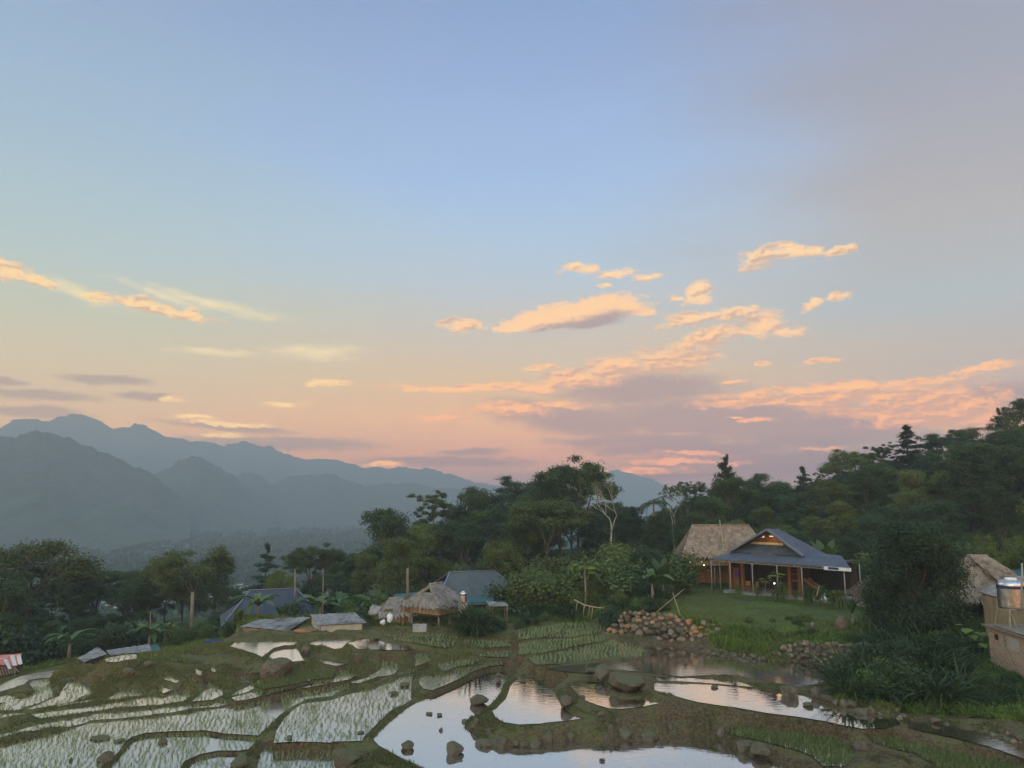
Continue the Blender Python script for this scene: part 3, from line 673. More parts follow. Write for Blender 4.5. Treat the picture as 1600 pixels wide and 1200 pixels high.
M_RICE = material('young_rice', f_leaf((.12, .15, .05, 1), (.30, .32, .15, 1), objvar=0))
tufts('rice_seedlings', np.concatenate([RP[:, :3], (.55 + .8 * rs.rand(len(RP), 1))], 1), 5, .15, .026, .08, M_RICE, .75, 'thin rows of young green rice seedlings in the flooded terraces')
dn = RP[RP[:, 3] > 1]
tufts('rice_grass', np.concatenate([np.repeat(dn[:, :3], 2, 0) + rs.normal(0, .09, (len(dn) * 2, 3)) * [1, 1, 0], np.full((2 * len(dn), 1), 1.0)], 1), 4, .26, .05, .06, material('rice_leaf_dense', f_leaf((.075, .090, .025, 1), (.185, .200, .065, 1), objvar=0)), .6, 'denser green rice of the upper terraces', 5)
# grass that fringes the dikes
ii, jj = np.where(dry & (DE < 1.3) & (RG > 36) & (RG < 82))
sel = rs.choice(len(ii), min(len(ii), 70000), replace=False)
gp = np.stack([XG[ii[sel], jj[sel]] + rs.normal(0, .05, len(sel)), YG[ii[sel], jj[sel]] + rs.normal(0, .05, len(sel)), H[ii[sel], jj[sel]] - .02, .5 + .9 * rs.rand(len(sel)) ** 2], 1)
M_DGR = material('dike_grass', f_leaf((.060, .062, .016, 1), (.105, .115, .032, 1), objvar=0))
keep = fbm(gp[:, 0] * .6, gp[:, 1] * .6, 3, 77) > -.08 + .16 * ((gp[:, 0] > gp[:, 1] * .05))
tufts('dike_grass', gp[keep], 3, .13, .04, .08, M_DGR, .8, 'short olive grass growing along the earth dikes', 8)

# rice planted on the muddy shelves between the ponds
ii, jj = np.where(dry & (RG > 56) & (YG < 74) & (PXG > -60) & (PXG < 760) & (PYG > 1004) & (DE > .3))
sel = rs.choice(len(ii), min(len(ii), 42000), replace=False)
bx = XG[ii[sel], jj[sel]]; by = YG[ii[sel], jj[sel]]
bx2 = np.round((bx + fbm(bx * .4, by * .4, 2, 12) * 1.2) / .3) * .3 + rs.normal(0, .03, len(bx))
kp = fbm(bx * .22, by * .22, 3, 55) > -.06
tufts('bank_rice', np.stack([bx2, by, H[ii[sel], jj[sel]] - .02, .6 + .7 * rs.rand(len(bx))], 1)[kp], 4, .17, .032, .05, material('bank_rice_leaf', f_leaf((.085, .090, .022, 1), (.20, .20, .06, 1), objvar=0)), .6, 'yellow-green rice planted on the muddy shelves between the far ponds', 15)

# ------------------------------------------------------------------ mountains
def ridge(name, prof, R, dep, lo, seed, rough, mat):
    """a mountain range: crest read off the photo, real depth in front of and behind it"""
    prof = np.array(prof, float)
    xs = np.linspace(prof[0, 0], prof[-1, 0], 520); ys = np.interp(xs, prof[:, 0], prof[:, 1])
    crest0 = np.array([Q(x, y, R).z for x, y in zip(xs, ys)])
    ys = ys + fbm(xs * .09, xs * 0 + 3.3, 5, seed) * rough * 2.6 + fbm(xs * .33, xs * 0 + 1.3, 3, seed) * 4.0
    nv = 110; V = []
    t = np.concatenate([np.linspace(0, 1, nv), np.linspace(1, 0, 16)[1:]])
    crest = np.array([tuple(Q(x, y, R)) for x, y in zip(xs, ys)])
    d = crest[:, :2] / np.linalg.norm(crest[:, :2], axis=1)[:, None]
    for k, s in enumerate(t):
        front = k < nv
        dist = (R - dep * (1 - s)) if front else (R + dep * .8 * (1 - s))
        xy = d * dist
        hh = crest0 + (crest[:, 2] - crest0) * s ** 14 - lo
        shape = s ** 1.25
        nn = 1 - 2.6 * np.abs(fbm(xy[:, 0] / (dep * .26), xy[:, 1] / (dep * .42), 5, seed + 4)) - .6
        z = lo + hh * shape + nn * hh * .42 * (s * (1 - s) + .02 * s) * 1.5
        V.append(np.stack([xy[:, 0], xy[:, 1], z], 1))
    V = np.stack(V); a, b = V.shape[:2]
    ix = np.arange(a * b).reshape(a, b)
    q = np.stack([ix[:-1, :-1], ix[:-1, 1:], ix[1:, 1:], ix[1:, :-1]], -1).reshape(-1, 4)
    return tag(link(name, np_mesh(name, V, q, True), mat), kind='structure')
M_MTN = mottled('wooded_mountain', (.028, .045, .022, 1), (.060, .080, .040, 1), .02, .95, (1, 1, 1), .5, c3=(.05, .06, .04, 1), coord='Object', bd=4)
NEAR = [(-300,700),(-120,690),(0,683),(30,682),(56,673.6),(75,676),(101,682),(131,695),(169,710),(210,729),(240,742),(262,760),(300,790)]
NEAR2 = [(190,790),(240,744),(252,738),(277,721),(300,714),(315,716),(337,729),(360,739),(385,758),(430,790)]
NEAR3 = [(300,800),(360,752),(375,741),(394,738),(412,747),(424,756),(450,747),(480,742),(514,740),(544,749),(570,761),(600,754),(625,757),(650,756),(675,761),(712,763),(770,770),(850,785),(950,800)]
FAR = [(-300,680),(-80,672),(0,669),(22,657),(49,654),(75,660),(95,651),(109,649),(127,649),(150,657),(176,669),(195,668),(214,663),(229,665),(255,682),(277,686),(296,690),(319,689),(352,697),(382,689),(405,698),(424,697),(442,708),(480,717),(525,718),(559,729),(570,732),(589,729),(605,732),(635,730),(655,734),(670,732),(695,741),(707,740),(725,750),(750,755),(800,765),(870,772),(960,778)]
PEAK = [(840,778),(880,762),(920,745),(945,737),(960,734),(980,739),(1000,745),(1020,749),(1032,755),(1060,766),(1120,774),(1300,778)]
ridge('mountain_range', FAR, 3200, 900, -34, 3, 3, M_MTN)
ridge('mountain_range', PEAK, 4200, 500, -34, 5, 2, M_MTN)
ridge('mountain', NEAR, 1450, 500, -34, 11, 4, M_MTN)
ridge('mountain', NEAR2, 1750, 480, -34, 17, 4, M_MTN)
ridge('mountain', NEAR3, 2050, 600, -34, 23, 3, M_MTN)
gp_ = MB(); gp_.box((0, 0, -37), (40000, 40000, 1)); tag(gp_.build('valley_floor', mottled('valley_woods', (.03, .045, .02, 1), (.06, .075, .035, 1), .004)), kind='structure')

# ------------------------------------------------------------------ haze
def f_haze(m):
    m.use_nodes = True; nt = m.node_tree; nt.nodes.clear(); t = NT(nt)
    o = t.new('ShaderNodeOutputMaterial'); v = t.new('ShaderNodeVolumePrincipled')
    v.inputs['Color'].default_value = HAZE_COL; v.inputs['Density'].default_value = HAZE_D; v.inputs['Anisotropy'].default_value = 0.0
    nt.links.new(v.outputs[0], o.inputs['Volume'])
HAZE_COL = (.535, .64, .695, 1)
mh = bpy.data.materials.new('haze'); f_haze(mh)
hb = MB(); hb.box((0, HAZE_Y / 2 - 1500, (HAZE_H + CAMZ - 39) / 2), (16000, HAZE_Y + 3000, HAZE_H + CAMZ + 39)); hz = hb.build('haze', mh); tag(hz, kind='stuff')
# ------------------------------------------------------------------ plants: one mesh pair per kind and shape
def f_bark(c1, c2):
    return lambda t: princ(t, t.mix(t.rng(t.noise(t.vmath('MULTIPLY', t.new('ShaderNodeTexCoord').outputs['Object'], (3, 3, .7)), 1.6, 5, .7), .35, .65), c1, c2), .9, 0, None, .2)
M_BARK = material('bark_grey', f_bark((.10, .085, .06, 1), (.22, .19, .145, 1)))
M_BARKD = material('bark_dark', f_bark((.045, .038, .026, 1), (.11, .095, .07, 1)))
M_BARKP = material('bark_pale', f_bark((.24, .21, .16, 1), (.42, .38, .30, 1)))
M_LF = material('leaves_mid', f_leaf((.030, .053, .013, 1), (.095, .135, .034, 1), (.100, .125, .030, 1)))
M_LFD = material('leaves_dark', f_leaf((.021, .037, .012, 1), (.060, .090, .027, 1)))
M_LFG = material('reed_leaves_shade_tint', f_leaf((.022, .036, .010, 1), (.062, .090, .024, 1)))  # the dark tree's shade on the bank is put into this green
M_LFDD = material('leaves_darkest', f_leaf((.014, .024, .009, 1), (.036, .056, .018, 1)))
M_LFB = material('leaves_bluish', f_leaf((.025, .046, .020, 1), (.066, .104, .040, 1)))
M_LFY = material('leaves_bright', f_leaf((.060, .092, .014, 1), (.150, .195, .034, 1)))
M_BANANA = material('banana_leaf', f_leaf((.040, .072, .016, 1), (.090, .135, .034, 1), rough=.6))

def leaf_cloud(clumps, n, size, rng_, flat=.6, shell=.5, droop=0.0, slim=.8):
    """clumps: x, y, z, rx, ry, rz. diamond leaves through the clumps' volume"""
    n = int(n * 1.7); size *= .78
    C_ = np.array(clumps, float); vol = (C_[:, 3] * C_[:, 4] * C_[:, 5]) ** .67
    k = rng_.choice(len(C_), n, p=vol / vol.sum())
    d = rng_.normal(size=(n, 3)); d /= np.linalg.norm(d, axis=1)[:, None]
    rad = shell + (1 - shell) * rng_.rand(n) ** .5
    rad *= 1 + .34 * rng_.normal(size=n)
    c = C_[k, :3] + d * C_[k, 3:] * rad[:, None]
    nrm = d * [1, 1, 1] * .8 + rng_.normal(size=(n, 3)) * .7 + [0, 0, flat]
    nrm /= np.linalg.norm(nrm, axis=1)[:, None]
    a = np.cross(nrm, rng_.normal(size=(n, 3))); a /= np.linalg.norm(a, axis=1)[:, None]
    a[:, 2] -= droop; b = np.cross(nrm, a)
    s = size * (.6 + .8 * rng_.rand(n))[:, None]
    v = np.stack([c - a * s * .5, c + b * s * slim * .5, c + a * s * .5, c - b * s * slim * .5], 1).reshape(-1, 3)
    me = np_mesh('crown', v, np.arange(4 * n).reshape(-1, 4))
    ct = rng_.rand(len(C_)); tint = np.clip(.55 * ct[k] + .45 * rng_.rand(n), 0, 1)
    attr(me, 'tint', tint, 'FACE')
    return me
def limb(mb, a, b, r0, r1, rng_, bend=.12, n=6, seg=5):
    a = np.array(a, float); b = np.array(b, float); L = np.linalg.norm(b - a)
    off = rng_.normal(size=3) * L * bend
    pts = [a + (b - a) * t + off * math.sin(math.pi * t) + np.array([0, 0, L * .06 * math.sin(math.pi * t)]) for t in np.linspace(0, 1, seg)]
    mb.tube(pts, [r0 + (r1 - r0) * t for t in np.linspace(0, 1, seg)], n, cap=False)
    return pts
def mesh_of(mb, name, mat):
    me = bpy.data.meshes.new(name); me.from_pydata(mb.v, [], mb.f); me.update(); me.polygons.foreach_set('use_smooth', mb.sm); me.materials.append(mat); return me

def tree_umbrella(seed, Hh=13.0, spread=5.5, nl=12000, base=.45, leaf=.26, plates=22, bark=None, lm=None):
    g = np.random.RandomState(seed); mb = MB(); cl = []
    top = Hh * base
    lean = g.normal(size=2) * .35
    trunk = limb(mb, (0, 0, -.6), (lean[0], lean[1], top), .22, .15, g, .02)
    nlimb = 5
    for i in range(nlimb):
        a = 2 * math.pi * (i + .4 * g.rand()) / nlimb
        mid = np.array([lean[0] + math.cos(a) * spread * .42, lean[1] + math.sin(a) * spread * .42, Hh * (.66 + .12 * g.rand())])
        limb(mb, trunk[-1 - int(i % 2)], mid, .13, .07, g, .08)
        for j in range(plates // nlimb):
            b = a + g.normal() * .75; rr = spread * (.35 + .65 * g.rand() ** .6)
            z = Hh * (.98 - .30 * (rr / spread) ** 2 - .12 * g.rand())
            e = np.array([lean[0] + math.cos(b) * rr, lean[1] + math.sin(b) * rr, z])
            limb(mb, mid, e, .06, .02, g, .1, 4, 4)
            s = spread * (.17 + .13 * g.rand())
            cl.append((e[0], e[1], e[2] + .1, s * 1.15, s * 1.15, s * .5))
            for q in range(2):
                f_ = e + g.normal(size=3) * [s, s, s * .35]
                cl.append((f_[0], f_[1], f_[2], s * .75, s * .75, s * .36))
    cr = leaf_cloud(cl, nl, leaf, g, .9, .35); cr.materials.append(lm or M_LF)
    return mesh_of(mb, 'trunk', bark or M_BARKD), cr
def tree_broad(seed, Hh=12.0, w=4.0, nl=12000, low=.12, leaf=.27, bark=None, lm=None, top=1.0, lobes=34):
    g = np.random.RandomState(seed); mb = MB(); cl = []
    trunk = limb(mb, (0, 0, -.6), (g.normal() * .4, g.normal() * .4, Hh * .55), .26, .13, g, .03)
    for i in range(lobes):
        t = g.rand() ** .85; a = g.rand() * 2 * math.pi
        z = Hh * (low + (1 - low) * t); prof = math.sin(math.pi * min(1, (.16 + .78 * t) ** (.9 if top > .9 else 1.2))) ** .7
        rr = w * prof * (.35 + .6 * g.rand() ** .5)
        s = w * (.20 + .17 * g.rand())
        e = (math.cos(a) * rr, math.sin(a) * rr, min(z, Hh - s * .5))
        cl.append((*e, s, s, s * .72))
        if i % 2 == 0: limb(mb, trunk[min(4, int(t * 5))], e, .09, .03, g, .1, 5, 4)
        for q in range(2):
            d = g.normal(size=3); d /= np.linalg.norm(d)
            cl.append((e[0] + d[0] * s, e[1] + d[1] * s, e[2] + d[2] * s * .8, s * .45, s * .45, s * .34))
    cr = leaf_cloud(cl, nl, leaf, g, .5, .55); cr.materials.append(lm or M_LF)
    return mesh_of(mb, 'trunk', bark or M_BARKD), cr
def tree_airy(seed, Hh=16.0, w=4.2, nl=8500, leaf=.28, bark=None, lm=None, start=.42):
    g = np.random.RandomState(seed); mb = MB(); cl = []
    trunk = limb(mb, (0, 0, -.6), (g.normal() * .6, g.normal() * .6, Hh * .93), .2, .04, g, .025, 6, 9)
    for i in range(15):
        t = start + (1 - start) * (i + g.rand()) / 15; a = i * 2.4 + g.rand()
        p0 = np.array(trunk[min(8, int(t * 8.4))]); rr = w * (.45 + .55 * math.sin(math.pi * (t - start) / (1 - start) * .8 + .5)) * (.7 + .4 * g.rand())
        e = p0 + np.array([math.cos(a) * rr, math.sin(a) * rr, Hh * .10 + g.normal() * .3])
        if e[2] > Hh: e[2] = Hh - .2
        limb(mb, p0, e, .06, .018, g, .12, 4, 4)
        for q in range(8):
            f_ = p0 + (e - p0) * (.35 + .65 * q / 7) + g.normal(size=3) * [.75, .75, .45]
            limb(mb, p0 + (e - p0) * .6, f_, .025, .01, g, .1, 3, 3)
            s = .32 + .42 * g.rand(); cl.append((*f_, s, s, s * .55))
    cr = leaf_cloud(cl, nl, leaf, g, .8, .3); cr.materials.append(lm or M_LF)
    return mesh_of(mb, 'trunk', bark or M_BARK), cr
def tree_tier(seed, Hh=12.0, w=2.6, nl=7000, leaf=.24, lm=None, tiers=9, base=.25):
    g = np.random.RandomState(seed); mb = MB(); cl = []
    limb(mb, (0, 0, -.6), (0, 0, Hh * .98), .17, .03, g, .008, 6, 6)
    for i in range(tiers):
        t = i / (tiers - 1); z = Hh * (base + (1 - base) * t) - .2
        rr = w * (1 - t) ** .75 * (.75 + .4 * g.rand()) + .25
        for j in range(5):
            a = j * 1.257 + i * .9 + g.rand() * .5
            r2 = rr * (.6 + .5 * g.rand()); e = (math.cos(a) * r2, math.sin(a) * r2, z + .25 + g.normal() * .15)
            limb(mb, (0, 0, z - .2), e, .045, .012, g, .06, 4, 3)
            cl.append((e[0] * .75, e[1] * .75, e[2] + g.normal() * .2, .2 + r2 * .36, .2 + r2 * .36, .32)); cl.append((e[0] * .4, e[1] * .4, e[2] - .1, .2 + r2 * .25, .2 + r2 * .25, .16))
    cr = leaf_cloud(cl, nl, leaf, g, 1.0, .2, .25); cr.materials.append(lm or M_LFD)
    return mesh_of(mb, 'trunk', M_BARKD), cr
def tree_bare(seed, Hh=14.0, bark=None, leaves=500, fork=.42):
    g = np.random.RandomState(seed); mb = MB(); tips = []
    def rec(p, d, L, r, lv):
        e = p + d * L
        pts = limb(mb, p, e, r, r * .62, g, .07, 5 if r > .03 else 3, 4)
        if lv == 0: tips.append(e); return
        for k in range(2 + (g.rand() < .55)):
            nd = d + g.normal(size=3) * .42; nd[2] = abs(nd[2]) * .8 + .15; nd /= np.linalg.norm(nd)
            rec(e, nd, L * (.62 + .2 * g.rand()), r * .6, lv - 1)
    limb(mb, (0, 0, -.6), (0.1, 0, Hh * fork), .19, .14, g, .03, 7, 6)
    b = np.array([.1, 0, Hh * fork])
    rec(b, np.array([-.35, .1, .9]), Hh * .2, .10, 4); rec(b, np.array([.35, -.1, .9]), Hh * .2, .10, 4)
    T = np.array(tips); z = T[:, 2].max(); 
    cr = leaf_cloud([(*p, .22, .22, .15) for p in tips], leaves, .2, g, .4, .2); cr.materials.append(M_LF)
    return mesh_of(mb, 'trunk', bark or M_BARKP), cr
def tree_bush(seed, Hh=2.2, w=1.6, nl=2600, leaf=.22, lm=None, lobes=11):
    g = np.random.RandomState(seed); mb = MB(); cl = []
    for i in range(lobes):
        a = g.rand() * 6.28; rr = w * .75 * g.rand() ** .5; s = w * (.28 + .2 * g.rand())
        z = Hh * (.25 + .7 * g.rand()) * (1 - .45 * rr / w)
        cl.append((math.cos(a) * rr, math.sin(a) * rr, z, s, s, s * .8))
        limb(mb, (0, 0, -.2), (math.cos(a) * rr, math.sin(a) * rr, z), .03, .01, g, .1, 4, 3)
    cr = leaf_cloud(cl, nl, leaf, g, .5, .45); cr.materials.append(lm or M_LF)
    return mesh_of(mb, 'stem', M_BARKD), cr
def blade_leaf(mb, base, az, L, wid, rise, droop, n=6, fold=.25):
    """a long leaf: midrib arc with two halves"""
    base = Vector(base); pts = []
    d = Vector((math.cos(az), math.sin(az), 0)); side = Vector((-math.sin(az), math.cos(az), 0))
    el = rise
    p = base.copy(); st = L / n
    vs_ = []; fs = []
    for i in range(n + 1):
        t = i / n; w_ = wid * (math.sin(math.pi * (t * .86 + .12)) ** .8) * (0 if i == n else 1)
        vs_ += [p - side * w_ * .5 + Vector((0, 0, w_ * fold)), p.copy(), p + side * w_ * .5 + Vector((0, 0, w_ * fold))]
        el -= droop / n; p = p + (d * math.cos(el) + Vector((0, 0, math.sin(el)))) * st
    for i in range(n):
        a = i * 3; fs += [(a, a + 1, a + 4, a + 3), (a + 1, a + 2, a + 5, a + 4)]
    mb.add(vs_, fs)
def add_tint(me, g):
    n = len(me.polygons); k = max(1, n // 12); attr(me, 'tint', np.repeat(g.rand(k + 1), 12)[:n], 'FACE')
def plant_banana(seed, Hh=1.3, n=9, L=2.3, w=.5, upright=False):
    g = np.random.RandomState(seed); a = MB(); b = MB()
    a.tube([(0, 0, -.2), (0, 0, Hh * .5), (0.03, 0, Hh)], [.15, .12, .07], 8)
    for i in range(n):
        r = 1.35 if upright else .8 + .6 * g.rand()
        blade_leaf(b, (0, 0, Hh - .1), i * 2.4 + g.rand(), L * (.7 + .4 * g.rand()), w, r, .5 if upright else 1.2 + .8 * g.rand(), 8, .2)
    tm = mesh_of(a, 'stem', M_BARK); lm = mesh_of(b, 'leaves', M_BANANA); add_tint(lm, g); return tm, lm
def plant_palm(seed, Hh=7.0, n=16, L=2.8, lm=None, trunk_r=.13, crownless=False):
    g = np.random.RandomState(seed); a = MB(); b = MB()
    a.tube([(0, 0, -.4), (.1, 0, Hh * .5), (0, 0, Hh)], [trunk_r * 1.2, trunk_r, trunk_r * .8], 8)
    for i in range(n):
        az_ = i * 2.4 + g.rand(); rise = .9 * g.rand() + .2; Lr = L * (.75 + .4 * g.rand()); el = rise; p = Vector((0, 0, Hh)); d = Vector((math.cos(az_), math.sin(az_), 0)); s = Vector((-math.sin(az_), math.cos(az_), 0))
        m = 14; pts = [p.copy()]
        for k in range(m):
            el -= (1.5 + .7 * g.rand()) / m; p = p + (d * math.cos(el) + Vector((0, 0, math.sin(el)))) * Lr / m; pts.append(p.copy())
            ll = .75 * math.sin(math.pi * (.12 + .85 * k / m)) * L / 2.8
            for sg in (-1, 1):
                t = p + s * sg * ll + Vector((0, 0, -ll * .55)) + d * ll * .35
                q = d * .05
                b.add([p - q, p + q, t], [(0, 1, 2)])
        b.tube(pts, [.03] * len(pts), 3, False)
    tm = mesh_of(a, 'trunk', M_BARK); l_ = mesh_of(b, 'fronds', lm or M_LF); add_tint(l_, g); return tm, l_
def plant_papaya(seed, Hh=3.0, n=12, L=.8):
    g = np.random.RandomState(seed); a = MB(); b = MB()
    a.tube([(0, 0, -.2), (0.03, 0, Hh * .5), (0, 0, Hh)], [.07, .055, .04], 7)
    for i in range(n):
        az_ = i * 2.4; e = .1 + .7 * g.rand(); p = Vector((0, 0, Hh - .02 * i)); t = p + Vector((math.cos(az_) * math.cos(e), math.sin(az_) * math.cos(e), math.sin(e))) * L * (.6 + .4 * g.rand())
        b.tube([p, t], [.015, .01], 3, False)
        for k in range(7):
            an = az_ + (k - 3) * .5; blade_leaf(b, t, an, L * .42, .16, -.1, .7, 3, .1)
    tm = mesh_of(a, 'stem', M_BARK); l_ = mesh_of(b, 'leaves', M_LFY); add_tint(l_, g); return tm, l_
def plant_dracaena(seed, Hh=1.3, n=26, L=.75, w=.11, lm=None, heads=3):
    g = np.random.RandomState(seed); a = MB(); b = MB()
    for h in range(heads):
        x, y = g.normal(size=2) * .18; z = Hh * (.35 + .35 * g.rand())
        a.tube([(0, 0, -.1), (x, y, z)], [.04, .03], 5)
        for i in range(n):
            blade_leaf(b, (x, y, z - .02 * i + .3), i * 2.4 + g.rand(), L * (.6 + .5 * g.rand()), w, 1.25 - .04 * i, 1.2 + .6 * g.rand(), 4, .3)
    tm = mesh_of(a, 'stem', M_BARK); l_ = mesh_of(b, 'leaves', lm or M_LFY); add_tint(l_, g); return tm, l_
def plant_grass(seed, Hh=1.9, n=90, w=.07, spread=.45, lm=None):
    g = np.random.RandomState(seed); b = MB(); a = MB()
    a.tube([(0, 0, -.1), (0, 0, Hh * .3)], [.05, .03], 5)
    for i in range(n):
        r = spread * g.rand() ** .6; az_ = g.rand() * 6.28
        blade_leaf(b, (math.cos(az_) * r, math.sin(az_) * r, -.05), az_ + g.normal() * .6, Hh * (.6 + .7 * g.rand()), w, 1.5 - .25 * g.rand(), .9 + 1.3 * g.rand(), 5, .3)
    tm = mesh_of(a, 'stem', M_LF); l_ = mesh_of(b, 'blades', lm or M_LFG); add_tint(l_, g); return tm, l_
def plant_bamboo(seed, Hh=8.0, culms=26, nl=7000):
    g = np.random.RandomState(seed); a = MB(); cl = []
    for i in range(culms):
        az_ = g.rand() * 6.28; r = .6 * g.rand(); b0 = np.array([math.cos(az_) * r, math.sin(az_) * r, -.2]); o = .8 + 2.2 * g.rand(); h = Hh * (.6 + .45 * g.rand())
        pts = [b0 + np.array([math.cos(az_) * o * t ** 2.2, math.sin(az_) * o * t ** 2.2, h * t * (1 - .12 * t * t)]) for t in np.linspace(0, 1, 7)]
        a.tube(pts, [.045 * (1 - .7 * t) for t in np.linspace(0, 1, 7)], 4, False)
        for p in pts[3:]: cl.append((*p, .5, .5, .45))
    cr = leaf_cloud(cl, nl, .34, g, .2, .1, .5, .22); cr.materials.append(M_LFY)
    return mesh_of(a, 'culms', M_BARK), cr
def plant_taro(seed, n=8, Hh=1.2, s=.5):
    g = np.random.RandomState(seed); a = MB(); b = MB()
    for i in range(n):
        az_ = i * 2.4 + g.rand(); h = Hh * (.6 + .5 * g.rand()); t = Vector((math.cos(az_) * .45, math.sin(az_) * .45, h))
        a.tube([(0, 0, -.1), t * .6 + Vector((0, 0, .1)), t], [.03, .025, .02], 5)
        blade_leaf(b, t + Vector((-math.cos(az_) * .2, -math.sin(az_) * .2, .1)), az_, s * (.8 + .4 * g.rand()), s * .75, .35, 1.3, 7, -.08)
    tm = mesh_of(a, 'stem', M_LF); l_ = mesh_of(b, 'leaves', M_LFY); add_tint(l_, g); return tm, l_

PROTO = {}
def proto(key, meshes):
    PROTO[key] = meshes; return meshes
proto('umb1', tree_umbrella(1)); proto('umb2', tree_umbrella(2, 12, 4.6, 11000, .4)); proto('umb3', tree_umbrella(3, 14, 4.0, 10500, .35, plates=30, lm=M_LFB))
proto('brd1', tree_broad(4)); proto('brd2', tree_broad(5, 12, 3.6, 11000, .1)); proto('brd3', tree_broad(6, 13, 4.4, 12000, .2, lm=M_LFD)); proto('brd4', tree_broad(7, 11, 4.2, 11000, .05, lm=M_LFB, lobes=46)); proto('brd5', tree_broad(8, 14, 3.2, 10000, .15, .25, lm=M_LFD, lobes=44))
proto('brd6', tree_broad(9, 12, 4.6, 9000, .3, .3, lm=M_LFD, lobes=22))
proto('brdY', tree_broad(10, 9, 3.4, 8000, .2, .26, lm=M_LFY))
proto('air1', tree_airy(11)); proto('air2', tree_airy(12, 15, 3.6, 6000, start=.5)); proto('air3', tree_airy(13, 17, 5.4, 15000, lm=M_LFD, start=.35))
proto('tier1', tree_tier(14, 12, 3.3, 8500, .27, tiers=7, base=.2)); proto('tier2', tree_tier(15, 13, 2.0, 5500, tiers=11, base=.3)); proto('tier3', tree_tier(16, 9, 2.0, 2600, tiers=5, base=.62))
proto('bare1', tree_bare(17)); proto('bare2', tree_bare(18, 13, M_BARKP, 900, .3)); proto('bare3', tree_bare(19, 12, M_BARK, 1500, .35))
for i in range(4): proto('bush%d' % i, tree_bush(20 + i, 2.2, 1.7, 2600, .22, [M_LF, M_LFD, M_LFB, M_LFY][i]))
proto('bushL', tree_bush(31, 3.4, 2.6, 5200, .24, M_LF, 18)); proto('bushD', tree_bush(32, 3.6, 2.6, 5200, .24, M_LFD, 18))
proto('ban1', plant_banana(40)); proto('ban2', plant_banana(41, 1.5, 10, 2.4, .55)); proto('ban3', plant_banana(42, 1.0, 7, 1.9, .6, True)); proto('banS', plant_banana(43, .9, 6, 1.3, .4, True))
proto('palm1', plant_palm(44)); proto('palm2', plant_palm(45, 9, 30, 2.6, M_LFD, .1)); proto('pap1', plant_papaya(46)); proto('pap2', plant_papaya(47, 2.0, 11, .9))
proto('drac1', plant_dracaena(48)); proto('drac2', plant_dracaena(49, 1.0, 22, .7, .12, M_LFY, 2)); proto('drac3', plant_dracaena(50, 1.6, 30, .8, .1, M_LF, 4))
proto('gr1', plant_grass(51)); proto('gr2', plant_grass(52, 1.5, 110, .06, .5)); proto('gr3', plant_grass(53, 2.3, 90, .07, .4)); proto('bamb', plant_bamboo(54)); proto('taro', plant_taro(55))
PH = {k: max(v.co.z for m in ms_ for v in list(m.vertices)[::3]) for k, ms_ in PROTO.items()}

def plant(key, loc, h=None, rz=None, name='tree', cat='tree', label=None, group=None, wide=1.0, sink=0.0):
    ms_ = PROTO[key]
    s = (h / PH[key]) if h else 1.0
    o = empty(name, (loc[0], loc[1], loc[2] - sink), random.uniform(0, 6.28) if rz is None else rz)
    o.scale = (s * wide, s * wide, s)
    for m in ms_: link(m.name.split('.')[0], m, None, o)
    tag(o, label, cat, group); return o
def tree_px(key, px, ytop, r, label, group=None, wide=1.0, ybase=None, name='tree', cat='tree', rz=None):
    g = at_r(px, r); top = Q(px, ytop, r)
    if ybase is not None: g.z = Q(px, ybase, r).z
    return plant(key, g, max(top.z - g.z, .5), rz, name, cat, label, group, wide)

random.seed(5)
